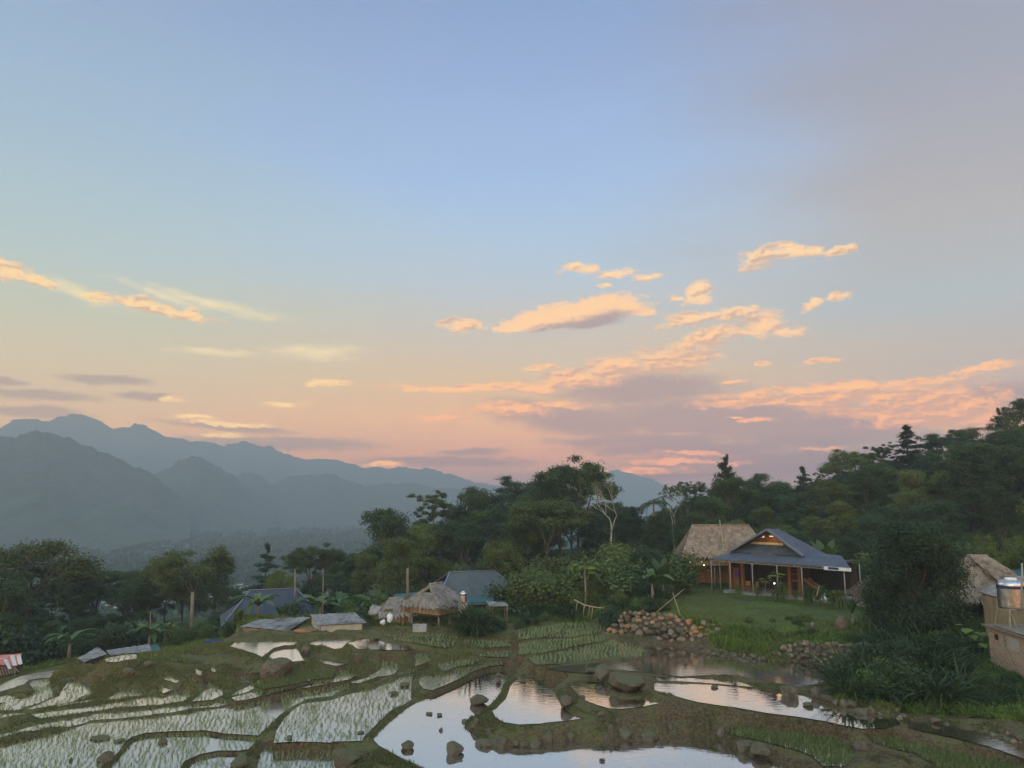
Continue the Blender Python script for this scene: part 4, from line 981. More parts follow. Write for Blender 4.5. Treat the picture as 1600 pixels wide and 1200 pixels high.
# --- trees one can tell apart, left to right
NT_ = [
 ('umb2', 12, 873, 112, 'pale feathery tree at the left edge of the photo', 1.0),
 ('umb1', 84, 838, 112, 'tall umbrella crowned tree standing highest at the far left', 1.25),
 ('air2', 118, 872, 116, 'thin see-through tree just right of the tall umbrella tree', .9),
 ('umb2', 178, 882, 118, 'low spreading tree between the two umbrella trees on the left', 1.15),
 ('umb1', 262, 878, 112, 'dark open crowned tree left of the big round tree above the glinting fields', .8),
 ('umb1', 322, 851, 104, 'big spreading tree with the pale trunk above the glinting valley fields', 1.0),
 ('brd4', 352, 862, 106, 'dense leafy tree joined to the right side of the big spreading tree', .8),
 ('tier1', 430, 846, 112, 'tiered tree standing alone against the misty mountain', 1.25),
 ('brdY', 452, 888, 104, 'yellowish green tree right behind the blue roofed house', .9),
 ('umb2', 496, 847, 112, 'feathery light green tree with a pointed top right of the tiered tree', .9),
 ('brd2', 530, 853, 112, 'light green round tree beside the feathery tree', 1.1),
 ('umb3', 565, 862, 115, 'green tree left of the big dark tree on the skyline', 1.0),
 ('brd3', 606, 792, 108, 'big dark tree with a pointed crown left of the skyline group', 1.15),
 ('brd3', 652, 832, 108, 'dark tree under the right shoulder of the big dark tree', 1.0),
 ('air1', 688, 765, 116, 'thin airy tree standing against the pale valley haze', 1.1),
 ('brd6', 742, 758, 122, 'open crowned tree right of the thin airy tree', .85),
 ('umb3', 806, 740, 124, 'dark spreading tree rising left of the drooping palm-like tree', 1.1),
 ('brd5', 851, 734, 112, 'dark drooping tree left of the tallest open crowned tree', 1.0),
 ('umb2', 901, 711, 118, 'tallest open crowned tree in the middle of the skyline', .85),
 ('bare1', 950, 738, 104, 'bare forked pale tree rising above the garden shrubs', 1.0),
 ('brd5', 985, 790, 118, 'dark tree just right of the bare forked tree', 1.3),
 ('palm1', 1016, 775, 112, 'small palm with arching fronds beside the gap to the far peak', 1.0),
 ('bare2', 1044, 756, 116, 'leafless twiggy tree beside the gap to the far peak', .8),
 ('bare3', 1062, 752, 122, 'sparsely leaved tree next to the twiggy tree', .8),
 ('air2', 1085, 752, 124, 'small airy tree on the skyline left of the tall tufted tree', 1.0),
 ('tier3', 1129, 709, 128, 'tall tree with a small tufted top poking above the skyline', .8),
 ('brd1', 1135, 742, 120, 'round green tree under the tufted tree', 1.1),
 ('brd5', 1182, 738, 150, 'hazy round tree on the skyline right of the tufted tree', 1.4),
 ('brd2', 1211, 748, 145, 'low hazy tree between two taller trees on the skyline', 1.3),
 ('tier1', 1247, 727, 130, 'broad pointed tree on the skyline above the blue roof', 1.5),
 ('bare3', 1285, 735, 150, 'thin leaved tree on the skyline left of the flat topped tree', 1.4),
 ('umb2', 1322, 699, 150, 'flat topped tree leaning over the skyline', 1.0),
 ('air3', 1372, 692, 150, 'see-through tree left of the dark spired tree', 1.1),
 ('tier2', 1411, 661, 152, 'dark spired tree standing above the skyline', 2.0),
 ('umb3', 1474, 669, 160, 'spreading tree on the ridge right of the dark spired tree', 1.1),
 ('umb1', 1525, 662, 165, 'flat spreading tree near the top of the ridge', .9),
 ('tier1', 1556, 636, 168, 'pointed tree near the right end of the ridge', 1.0),
 ('air2', 1572, 650, 160, 'tree with a bare pale trunk below the ridge top', .9),
 ('brd3', 1598, 622, 170, 'highest tree at the right edge of the photo', 1.3),
 ('brdY', 783, 842, 92, 'yellow green tree behind the grey roofed house', 1.1),
 ('umb2', 1395, 727, 122, 'reddish brown spreading tree in the middle of the right hillside', 1.2),
 ('air1', 1460, 715, 128, 'tall tree with two thin pale trunks on the right hillside', .9),
]
for k, px, yt, r, lb, wd in NT_: tree_px(k, px, yt, r, lb, 'trees told apart on the hillside', wd)

# --- the forest behind: trees nothing tells apart
occ = [(at_r(t[1], t[3])) for t in NT_]
SKY_PX = [-40, 0, 75, 140, 200, 260, 320, 380, 430, 500, 560, 600, 690, 740, 820, 900, 950, 1000, 1040, 1125, 1180, 1250, 1320, 1410, 1470, 1555, 1640]
SKY_Y = [875, 885, 872, 890, 900, 900, 885, 905, 905, 880, 865, 830, 795, 785, 765, 748, 770, 800, 785, 750, 750, 742, 725, 695, 690, 665, 640]
def scatter(n, px0, px1, r0, r1, keys, hs, lab, group, mind=3.2, wide=(.9, 1.25), cap=None, name='tree', cat='tree', tries=40, avoid=None):
    c = 0; t = 0
    while c < n and t < n * tries:
        t += 1
        px = random.uniform(px0, px1); r = math.sqrt(random.uniform(r0 * r0, r1 * r1))
        g = at_r(px, r)
        if any((g.x - o.x) ** 2 + (g.y - o.y) ** 2 < mind * mind for o in occ[-500:]): continue
        if avoid and avoid(px, r, g): continue
        h = random.uniform(*hs)
        # keep below the skyline read off the photo
        ys = np.interp(px, SKY_PX, SKY_Y) + 6 + random.uniform(0, 14)
        if cap: ys = max(ys, np.interp(px, *cap) + random.uniform(0, 10))
        hmax = Q(px, ys, r).z - g.z
        if hmax < hs[0] * .5: continue
        h = min(h, hmax); occ.append(g)
        k = random.choice(keys)
        plant(k, g, h, None, name, cat, lab.replace('leafy', ADJ.get(k, 'mid green'), 1), group, random.uniform(*wide)); c += 1
    return c
ADJ = dict(air1='thin', air2='slender', air3='tall open', brd1='mid green', brd2='narrow green', brd3='dark broad', brd4='blue-green lumpy', brd5='dark narrow', brd6='dark open', umb2='feathery flat topped', umb3='blue-green layered', bushL='broad green', bushD='broad dark', bush0='small green', bush1='small dark', bush2='small blue-green', bush3='small yellow-green', ban1='banana-like', gr2='grassy', gr1='long bladed', gr3='tall bladed', brdY='yellow-green')
CAPL = ([-60, 60, 110, 360, 390, 470, 520, 620], [900, 905, 955, 958, 925, 925, 890, 850])
ALLK = ['brd1', 'brd2', 'brd3', 'brd4', 'brd5', 'brd6', 'umb2', 'umb3', 'brd3', 'brd5']
n_for = 0
n_for += scatter(64, 1020, 1650, 112, 190, ALLK, (8, 13), 'leafy forest tree crowded with others on the wooded hillside at the right', 'forest trees on the right hillside', 4.6)
n_for += scatter(50, 1060, 1650, 101, 124, ['brd1', 'brd2', 'brd4', 'brd3', 'brd5'], (5, 9), 'lower leafy tree on the slope behind the two houses and the dark tree', 'trees on the slope behind the houses', 4.0)
n_for += scatter(48, 560, 1080, 92, 150, ALLK, (8, 13), 'leafy forest tree crowded with others behind the thatched huts in the middle', 'forest trees in the middle', 4.2, avoid=lambda px, r, g: 680 < px < 790 and r < 98)
n_for += scatter(40, -60, 560, 92, 140, ['brd1', 'brd2', 'brd4', 'brd3', 'umb2', 'umb3', 'brd6'], (6, 10.5), 'leafy tree in the tree belt on the left below the misty valley', 'trees in the belt on the left', 4.2, cap=CAPL)

n_for += scatter(20, 120, 580, 104, 130, ['air1', 'air2', 'umb2', 'air3', 'brd6'], (8, 12), 'leafy see-through tree filling the belt before the misty valley', 'thin trees in the belt on the left', 4.0, (.8, 1.1))
# ------------------------------------------------------------------ building materials
def f_corr(c1, c2, axis=0, pitch=.25, rough=.45, metal=.0):
    def fn(t):
        v = t.new('ShaderNodeTexCoord').outputs['Object']; s = t.sep(v)
        n = t.noise(v, .8, 5, .65)
        w = t.math('SINE', t.math('MULTIPLY', s[axis], 2 * math.pi / pitch))
        c = t.mix(t.rng(n, .35, .7), c1, c2)
        seam = t.math('LESS_THAN', t.math('FRACT', t.math('MULTIPLY', s[axis], 1 / .9)), .04)
        c = t.mix(t.math('MULTIPLY', seam, .35), c, (.02, .022, .026, 1))
        return princ(t, c, rough, metal, bump(t, w, .35, .02), .4)
    return fn
M_TIN = material('blue_grey_tin', f_corr((.052, .060, .074, 1), (.080, .089, .102, 1), 0, rough=.68))
M_TIN2 = material('slate_blue_tin', f_corr((.030, .037, .048, 1), (.045, .054, .066, 1), 0, rough=.7))
M_TIN3 = material('grey_green_tin', f_corr((.052, .062, .058, 1), (.078, .090, .082, 1), 0, rough=.7))
M_TEAL = material('teal_tin', f_corr((.02, .07, .06, 1), (.032, .095, .082, 1), 0, rough=.7))
M_TRIM = mottled('metal_trim', (.10, .115, .14, 1), (.15, .165, .19, 1), 3, .5)
M_PIPE = mottled('pale_pipe', (.20, .19, .16, 1), (.30, .285, .24, 1), 5, .5)
M_THATCH = mottled('palm_thatch', (.15, .105, .070, 1), (.40, .30, .20, 1), 2.2, .95, (1, 1, .5), 1.0, c3=(.25, .17, .11, 1), bd=.12)
M_THATCHG = mottled('grey_thatch', (.15, .125, .10, 1), (.33, .29, .24, 1), 2.0, .95, (1, 1, .5), 1.0, bd=.1)
M_FIBRO = mottled('weathered_fibre_cement', (.12, .112, .10, 1), (.29, .27, .235, 1), 2.3, .9, (1, 1, 1), .6, c3=(.09, .08, .07, 1))
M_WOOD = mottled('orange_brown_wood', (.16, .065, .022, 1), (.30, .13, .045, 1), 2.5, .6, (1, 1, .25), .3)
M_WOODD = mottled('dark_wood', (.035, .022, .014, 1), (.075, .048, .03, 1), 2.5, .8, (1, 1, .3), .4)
M_BAMB = mottled('bamboo_wall', (.20, .145, .08, 1), (.42, .32, .19, 1), 4.5, .85, (1, 1, .12), .6)
M_POST = mottled('old_post', (.12, .09, .06, 1), (.24, .19, .13, 1), 4, .9, (1, 1, .2), .4)
M_CONC = mottled('concrete', (.18, .175, .16, 1), (.34, .33, .30, 1), 1.6, .9)
M_PLAST = mottled('grey_plaster', (.26, .235, .20, 1), (.38, .35, .30, 1), 1.3, .9)
M_DARK = mottled('painted_shade_and_black', (.010, .010, .012, 1), (.03, .028, .026, 1), 1.5, .9)  # near-black: painted interior shade in openings, own colour on heaps and cords
M_GREEN = mottled('green_door', (.015, .09, .045, 1), (.03, .13, .065, 1), 2, .6)
M_WHITE = mottled('white_cloth', (.55, .54, .5, 1), (.75, .74, .7, 1), 3, .8)
M_BLUE = mottled('blue_plastic', (.012, .022, .07, 1), (.02, .038, .12, 1), 2, .5)
M_RED = mottled('faded_red_sheet', (.42, .10, .065, 1), (.55, .20, .15, 1), 1.5, .7)
M_PURPLE = mottled('purple_cloth', (.07, .03, .22, 1), (.12, .05, .3, 1), 3, .8)
def f_steel(t):
    v = t.new('ShaderNodeTexCoord').outputs['Object']; z = t.sep(v)[2]
    return princ(t, t.mix(t.rng(t.noise(v, 4, 4), .4, .6), (.42, .41, .40, 1), (.6, .59, .56, 1)), .28, .95, None, .5)
M_STEEL = material('ribbed_steel', f_steel)
def f_brick(t):
    v = t.new('ShaderNodeTexCoord').outputs['Object']
    b = t.new('ShaderNodeTexBrick'); s = t.sep(v)
    t.put(b.inputs['Vector'], t.comb(t.math('ADD', s[0], s[1]), s[2], 0))
    b.inputs['Scale'].default_value = 1.0; b.inputs['Brick Width'].default_value = .42; b.inputs['Row Height'].default_value = .13
    b.inputs['Mortar Size'].default_value = .025; b.inputs['Bias'].default_value = -.2
    b.inputs['Color1'].default_value = (.36, .21, .13, 1); b.inputs['Color2'].default_value = (.17, .095, .06, 1); b.inputs['Mortar'].default_value = (.38, .31, .23, 1)
    n = t.noise(v, 1.3, 5, .7)
    c = t.mix(t.rng(n, .5, .72), b.outputs['Color'], (.33, .28, .22, 1))
    c = t.mix(t.rng(t.noise(v, 5, 5, .7), .45, .75, 0, .6), c, (.14, .10, .07, 1))
    return princ(t, c, .95, 0, bump(t, t.math('SUBTRACT', 1.0, b.outputs['Fac']), .6, .02), .2)
M_BRICK = material('rough_brick', f_brick)
def f_glow(c, s):
    def fn(t):
        e = t.new('ShaderNodeEmission'); e.inputs[0].default_value = c; e.inputs[1].default_value = s; return e.outputs[0]
    return fn
M_BULB = material('lit_bulb', f_glow((1, .72, .36, 1), 6)); M_BULBW = material('lit_bulb_white', f_glow((1, .95, .85, 1), 6))

def fringe(mb, a, b, n, L, out_, g, w=.10):
    """drooping thatch strands along an eave"""
    a, b = Vector(a), Vector(b); o = Vector(out_).normalized()
    for i in range(n):
        p = a.lerp(b, g.rand()) + Vector(g.normal(size=3) * .05); l = L * (.5 + .9 * g.rand())
        d = (o * (.25 + .5 * g.rand()) + Vector((g.normal() * .25, g.normal() * .25, -1))).normalized()
        s = (b - a).normalized() * w * (.5 + g.rand())
        q = p - d * l * .5 + o * .05
        mb.add([q - s, q + s, p + d * l * .5 + s * .3, p + d * l * .5 - s * .3], [(0, 1, 2, 3)])
def sheet(mb, q, n, m, amp, th, g, freq=1.3):
    """rough sheet over four corners a,b (top), c,d (bottom right, bottom left)"""
    a, b, c, d = [Vector(p) for p in q]; nrm = (b - a).cross(d - a).normalized()
    if nrm.z < 0: nrm = -nrm
    vs_ = []
    for j in range(m + 1):
        for i in range(n + 1):
            p = a.lerp(b, i / n).lerp(d.lerp(c, i / n), j / m)
            e = (0 < i < n) and (0 < j < m)
            vs_.append(p + nrm * (float(fbm(np.array(p.x * freq + p.z), np.array(p.y * freq - p.z), 3, 5)) * amp * 2 if e else 0))
    k = len(vs_); low = [v - nrm * th for v in vs_]
    fs = []
    for j in range(m):
        for i in range(n):
            x = j * (n + 1) + i; fs.append((x, x + 1, x + n + 2, x + n + 1)); fs.append((k + x, k + x + n + 1, k + x + n + 2, k + x + 1))
    ring = [i for i in range(n + 1)] + [(j + 1) * (n + 1) - 1 for j in range(1, m + 1)] + [m * (n + 1) + i for i in range(n - 1, -1, -1)] + [j * (n + 1) for j in range(m - 1, 0, -1)]
    for i in range(len(ring)):
        x, y = ring[i], ring[(i + 1) % len(ring)]; fs.append((x, k + x, k + y, y))
    mb.add(vs_ + low, fs, False)
def strands(mb, q, n, g, L=.45, w=.07):
    a, b, c, d = [Vector(p) for p in q]; nrm = (b - a).cross(d - a).normalized()
    if nrm.z < 0: nrm = -nrm
    for _ in range(n):
        u, v = g.rand(), g.rand(); p = a.lerp(b, u).lerp(d.lerp(c, u), v); dn = ((d - a).lerp(c - b, u)).normalized(); s = dn.cross(nrm) * w * (.4 + g.rand())
        l = L * (.5 + g.rand()); h = nrm * (.04 + .05 * g.rand()); sk = (b - a).normalized() * g.normal() * .12
        mb.add([p - s + h * .3, p + s + h * .3, p + dn * l + s * .4 + h + sk, p + dn * l - s * .4 + h + sk], [(0, 1, 2, 3)])

def hut(name, label, cat, loc, rz, Wd, Dp, under, wall, rise, over, rlen, style='thatch', roofm=None, wallm=None, seed=1, gablet=.0, group=None, posts=3, floor=True, openf=(), ridge_off=0.0):
    """walled hut with a hipped roof whose ridge lies along its width; returns the root"""
    g = np.random.RandomState(seed); root = empty(name, loc, rz); tag(root, label, cat, group)
    ze = under + wall; zr = ze + rise; a, b = Wd / 2 + over, Dp / 2 + over; zo = ze - over * rise / (Dp / 2 + over) * .6
    rl = rlen / 2; r0 = Vector((-rl + ridge_off, 0, zr)); r1 = Vector((rl + ridge_off, 0, zr))
    cs = [Vector((-a, -b, zo)), Vector((a, -b, zo)), Vector((a, b, zo)), Vector((-a, b, zo))]
    mb = MB(); th = .22 if style == 'thatch' else .05
    gl = [Vector((-rl + ridge_off - gablet * 0, 0, zr)), Vector((rl + ridge_off, 0, zr))]
    quads_ = [(r0, r1, cs[1], cs[0]), (r1, r0, cs[3], cs[2])]
    k = gablet
    lm0, lm1 = r0.lerp(cs[0], k), r0.lerp(cs[3], k); rm0, rm1 = r1.lerp(cs[1], k), r1.lerp(cs[2], k)
    ins = Vector((.25 if k > 0 else 0, 0, -.1 if k > 0 else 0))
    quads_ += [(lm1 + ins, lm0 + ins, cs[0], cs[3]), (rm0 - Vector((ins.x, 0, -ins.z)), rm1 - Vector((ins.x, 0, -ins.z)), cs[2], cs[1])]
    nn = 10 if style == 'thatch' else 3
    for q in quads_: sheet(mb, q, nn, nn, .06 if style == 'thatch' else .0, th, g)
    if style == 'thatch':
        for q in quads_: strands(mb, q, int(70 * Wd), g)
        for i in range(4):
            p, q = cs[i], cs[(i + 1) % 4]; fringe(mb, p, q, int((q - p).length * 16), .45, Vector(((p + q) / 2).to_2d().to_3d()), g)
    roof = mb.build('roof', roofm or M_THATCH, root)
    if k > 0:
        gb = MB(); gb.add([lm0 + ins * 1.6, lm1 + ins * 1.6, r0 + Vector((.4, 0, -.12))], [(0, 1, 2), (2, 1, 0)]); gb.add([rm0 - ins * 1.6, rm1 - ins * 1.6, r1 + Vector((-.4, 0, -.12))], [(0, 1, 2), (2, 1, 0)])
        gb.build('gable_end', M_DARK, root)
    rc = MB(); rc.tube([r0 + Vector((-.1, 0, .05)), r1 + Vector((.1, 0, .05))], .09 if style == 'thatch' else .06, 6)
    for p, q in ((r0, cs[0]), (r0, cs[3]), (r1, cs[1]), (r1, cs[2])): rc.bar(p + Vector((0, 0, .03)), q + Vector((0, 0, .03)), .16 if style != 'thatch' else .12, .04)
    rc.build('ridge_cap', M_TRIM if style != 'thatch' else (roofm or M_THATCH), roof)
    # walls
    hw, hd = Wd / 2, Dp / 2; t_ = .08
    for i, (c, s, r_) in enumerate([((0, -hd, under + wall / 2), (Wd, t_, wall), 0), ((0, hd, under + wall / 2), (Wd, t_, wall), 0), ((-hw + t_ / 2 + .003, 0, under + wall / 2), (t_, Dp - t_ * 2 - .01, wall), 0), ((hw - t_ / 2 - .003, 0, under + wall / 2), (t_, Dp - t_ * 2 - .01, wall), 0)]):
        if i in openf: continue
        w_ = MB(); w_.box(c, s); wo = w_.build('wall', wallm or M_BAMB, root)
        if i in (0, 2):                       # boards and battens on the walls one sees
            bt = MB(); L = s[0] if i == 0 else s[1]; n = int(L / .42)
            for q in range(n + 1):
                p = -L / 2 + L * q / max(n, 1)
                if i == 0: bt.box((p * .995, c[1] - t_ / 2 - .012, c[2]), (.05, .02, wall - .04))
                else: bt.box((c[0] - t_ / 2 - .012, p * .99, c[2]), (.02, .05, wall - .04))
            bt.build('batten', M_POST, wo)
    if under > .3:
        fl = MB(); fl.box((0, 0, under - .07), (Wd + .3, Dp + .3, .12)); fl.build('floor', M_WOODD, root)
    for i in range(posts):
        for j in range(2 if Dp < 4 else 3):
            nj = (2 if Dp < 4 else 3)
            x = -hw + Wd * i / (posts - 1); y = -hd + Dp * j / (nj - 1)
            if under > .3:
                p = MB(); p.tube([(x * .97, y * .97, -.6), (x * .97, y * .97, under - .14)], .09, 7); p.build('post', M_POST, root)
    return root
def opening(root, u, z, w, h, Dp, mat=None, name='window', frame=True, side=0, Wd=0):
    m = MB()
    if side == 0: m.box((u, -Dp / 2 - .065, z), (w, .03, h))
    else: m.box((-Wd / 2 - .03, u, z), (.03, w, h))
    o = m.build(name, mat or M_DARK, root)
    if frame:
        f = MB()
        if side == 0:
            y = -Dp / 2 - .085
            for dx_ in (-w / 2 - .03, w / 2 + .03): f.box((u + dx_, y, z), (.06, .05, h + .12))
            for dz_ in (-h / 2 - .03, h / 2 + .03): f.box((u, y, z + dz_), (w, .05, .06))
        else:
            x = -Wd / 2 - .05
            for dy_ in (-w / 2 - .03, w / 2 + .03): f.box((x, u + dy_, z), (.05, .06, h + .12))
            for dz_ in (-h / 2 - .03, h / 2 + .03): f.box((x, u, z + dz_), (.05, w, .06))
        f.build('frame', M_WOOD, o)
    return o

# ------------------------------------------------------------------ the tin roofed house on the lawn
ZE = 24.0
hL = P(1109, 872.5, ZE); hR = P(1329, 887.5, ZE)
ud = (hR - hL).normalized(); vd = Vector((-ud.y, ud.x, 0)); HRZ = math.atan2(ud.y, ud.x)
GZ = 20.55
def fp(px, py, v):                       # pixel -> local (u, v, z) on the plane v metres behind the front eave
    x, y, w = ray(px, py); d = Vector((x, y, w)); o = Vector((0, 0, CAMZ)); p0 = hL + vd * v
    t = (p0 - o).dot(vd) / d.dot(vd); q = o + d * t - hL
    return Vector((q.dot(ud), v, q.z + ZE - GZ))
hs = empty('tin_roofed_house', (hL.x, hL.y, GZ), HRZ)
tag(hs, 'wooden house with a blue-grey tin roof, lit gable and open veranda above the lawn', 'house')
HW = (hR - hL).length; HE = ZE - GZ; DEP = 7.4
ap = fp(1200, 827.5, 1.6); bl = fp(1142, 862, 1.6); br = fp(1257, 869, 1.6); zb = (bl.z + br.z) / 2
ua = ap.x; ul = bl.x; ur = br.x; za = ap.z; va = fp(1198, 851, 2.6).z
rf = MB(); V3 = lambda u, v, z: Vector((u, v, z))
BV = DEP - 1.6
RB = 3.6
for (e, s) in ((ul, -1), (ur, 1)): rf.slab([V3(ua, 1.45, za), V3(ua, RB, za), V3(e, BV, zb), V3(e, 1.45, zb)], .05)
rf.slab([V3(ua, RB, za), V3(ul, BV, zb), V3(ur, BV, zb)], .05)
roof_m = rf.build('roof', M_TIN, hs)
fh = MB(); kk = .80 * (va - zb) / (za - zb)
xl = ul + (ua - ul) * (va - zb) / (za - zb); xr = ur + (ua - ur) * (va - zb) / (za - zb)
fh.slab([V3(ul + .05, 1.55, zb + .01), V3(ur - .05, 1.55, zb + .01), V3(xr - .04, 2.7, va), V3(xl + .04, 2.7, va)], .04)
fh.build('front_slope', M_TIN, hs)
sk = MB()
sk.slab([V3(0, 0, HE), V3(HW, 0, HE), V3(ur, 1.62, zb - .06), V3(ul, 1.62, zb - .06)], .04)
sk.build('veranda_roof', M_TIN, hs)
sk = MB(); sk.slab([V3(0, 0, HE), V3(ul, 1.62, zb - .06), V3(ul, BV, zb - .06), V3(0, DEP, HE)], .04); sk.build('veranda_roof', M_TIN, hs)
sk = MB(); r2 = fp(1315, 868.5, 2.6); r3 = fp(1259, 861.5, 2.6); sk.slab([V3(HW, 0, HE), r2, r3, V3(ur, 1.62, zb - .06)], .04); sk.build('veranda_roof', M_TIN, hs)
bg_ = MB()
for e in (ul, ur): bg_.bar((ua, 1.40, za + .02), (e, 1.40, zb + .02), .16, .26, up=(0, 1, 0))
bg_.bar((ua - .1, 1.3, za + .05), (ua - .1 + 1.6, 1.6, za + .12), .05)
bg_.build('bargeboard', M_TRIM, hs)
gw = MB(); gw.add([V3(xl, 2.72, va - .02), V3(xr, 2.72, va - .02), V3(ua, 2.72, za - .12)], [(0, 1, 2)]); gw.build('gable_wall', M_WOOD, hs)
gl_ = MB()
for (x0, x1, y0, y1) in ((1184, 1190, 838, 840), (1191.5, 1194, 836.5, 840), (1202, 1208, 837, 839)):
    p, q = fp(x0, y0, 2.66), fp(x1, y1, 2.66); gl_.box(((p.x + q.x) / 2, 2.66, (p.z + q.z) / 2), (abs(q.x - p.x), .05, abs(p.z - q.z)))
gl_.build('gable_glow', material('lit_gable', f_glow((1, .80, .50, 1), .9)), hs)  # lamplight on the gable, painted as glow into these wall pieces
gt = MB(); p, q = fp(1172, 848, 2.6), fp(1224, 851, 2.6); gt.box(((p.x + q.x) / 2, 2.62, p.z), (q.x - p.x, .1, .22)); gt.build('gable_beam', mottled('pale_beam', (.5, .38, .22, 1), (.65, .5, .3, 1), 2), hs)
# eave rail and posts
er = MB(); er.bar((0, .06, HE - .22), (HW, .06, HE - .22), .06); er.bar((.06, .1, HE - .22), (.06, DEP, HE - .22), .06); er.bar((0, .06, HE - .06), (HW, .06, HE - .06), .05)
for i in range(12): er.bar((HW * i / 11, .06, HE - .22), (HW * i / 11, .06, HE - .02), .05)
er.build('eave_rail', M_PIPE, hs)
for px in (1111, 1140.5, 1175, 1213.5, 1252, 1318):
    u = min(fp(px, 880, .08).x, HW - .1); m = MB(); m.tube([(u, .08, -.5), (u, .08, HE - .25)], .05, 8); m.build('post', M_PIPE, hs)
for k in range(1, 5):
    m = MB(); m.tube([(.06, DEP * k / 4.6, -.5), (.06, DEP * k / 4.6, HE - .25)], .045, 8); m.build('post', M_PIPE, hs)
m = MB(); m.tube([(HW - .3, 2.3, -.5), (HW - .3, 2.3, HE + .2)], .05, 8); m.build('post', M_PIPE, hs)
# platform, walls, big timber columns
fl = MB(); fl.box((HW * .42, DEP / 2 + .7, -.12), (HW * .78, DEP - 1.6, .7)); fl.build('floor_slab', M_CONC, hs)
wv_ = 3.0
def wallbit(x0, y0, x1, y1, v, mat, name='wall', th=.1, parent=None):
    p, q = fp(x0, y0, v), fp(x1, y1, v); m_ = MB(); m_.box(((p.x + q.x) / 2, v, (p.z + q.z) / 2), (abs(q.x - p.x), th, abs(p.z - q.z))); return m_.build(name, mat, parent or hs)
wallbit(1141, 872, 1252, 886, wv_, M_WOOD)                     # lintel panels
wallbit(1143, 886, 1156, 925, wv_ + .05, M_WOOD)
for px, w in ((1142, 3.2), (1161, 3.6), (1234.5, 3), (1250, 2.6)):
    u = fp(px, 900, wv_ - .2).x; m = MB(); m.box((u, wv_ - .25, 1.45), (.30, .30, 3.2)); m.build('column', M_WOOD, hs)
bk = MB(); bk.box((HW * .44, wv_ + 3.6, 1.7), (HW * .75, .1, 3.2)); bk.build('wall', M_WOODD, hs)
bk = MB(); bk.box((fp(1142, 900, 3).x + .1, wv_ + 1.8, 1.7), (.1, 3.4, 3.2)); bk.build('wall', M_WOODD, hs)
bk = MB(); bk.box((HW * .66, wv_ + 2.0, 1.6), (HW * .20, .1, 3.0)); bk.build('wall', M_DARK, hs)  # dark panel standing in for the shade under the open roof
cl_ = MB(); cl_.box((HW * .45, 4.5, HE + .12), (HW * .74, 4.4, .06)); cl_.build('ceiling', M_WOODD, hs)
wallbit(1148, 891, 1155, 902, wv_ - .04, M_PURPLE, 'curtain', .05)
wallbit(1237, 896, 1250, 898, wv_ - .1, M_WOOD, 'shelf', .3); wallbit(1237, 906, 1250, 908.5, wv_ - .1, M_WOOD, 'shelf', .3); wallbit(1237, 890, 1250, 891.5, wv_ - .1, M_WOOD, 'shelf', .3)
st_ = MB(); a0, a1 = fp(1256, 905, 2.2), fp(1280, 926, 1.0); 
for dv in (0, .9): st_.bar((a0.x, 2.2 + dv, a0.z), (a1.x, 1.6 + dv, a1.z - .1), .08, .22)
for k in range(7):
    t = (k + .5) / 7; st_.box((a0.x + (a1.x - a0.x) * t, 2.35, a0.z + (a1.z - a0.z) * t - .03), (.26, .9, .04))
st_.build('stairs', M_WOOD, hs)
fb_ = MB(); 
fb_.box((HW - 1.2, -.03, HE - .16), (2.5, .05, .30)); fb_.build('fascia', M_WHITE, hs)
fb_ = MB(); fb_.box((HW - 1.55, -.068, HE - .14), (.95, .02, .2)); fb_.build('fascia_stripe', M_BLUE, hs)
bulb = MB()
def ball(mb, c, r, n=8, m=6, sq=(1, 1, 1)):
    vs_ = []; fs = []
    for j in range(m + 1):
        ph = math.pi * j / m
        for i in range(n): th = 2 * math.pi * i / n; vs_.append((c[0] + r * sq[0] * math.sin(ph) * math.cos(th), c[1] + r * sq[1] * math.sin(ph) * math.sin(th), c[2] + r * sq[2] * math.cos(ph)))
    for j in range(m):
        for i in range(n): fs.append((j * n + i, j * n + (i + 1) % n, (j + 1) * n + (i + 1) % n, (j + 1) * n + i)[::-1])
    mb.add(vs_, fs, True)
p = fp(1210, 911.5, 2.2); ball(bulb, p, .07); bo = bulb.build('light_bulb', M_BULBW, hs)
def lamp(loc, energy, color, parent=None, rad=.12):
    l = bpy.data.lights.new('lamp_light', 'POINT'); l.energy = energy; l.color = color; l.shadow_soft_size = rad
    o = bpy.data.objects.new('lamp_light', l); COL.objects.link(o); o.location = loc
    if parent: o.parent = parent
    return o
lamp((ua, 2.2, va + .5), 5, (1, .66, .32), hs, .3)
lamp((HW * .3, 4.5, 2.7), 12, (1, .6, .3), hs)
def world_of(o, v): return Matrix.Translation(o.location) @ Matrix.Rotation(o.rotation_euler.z, 4, 'Z') @ Vector(v)
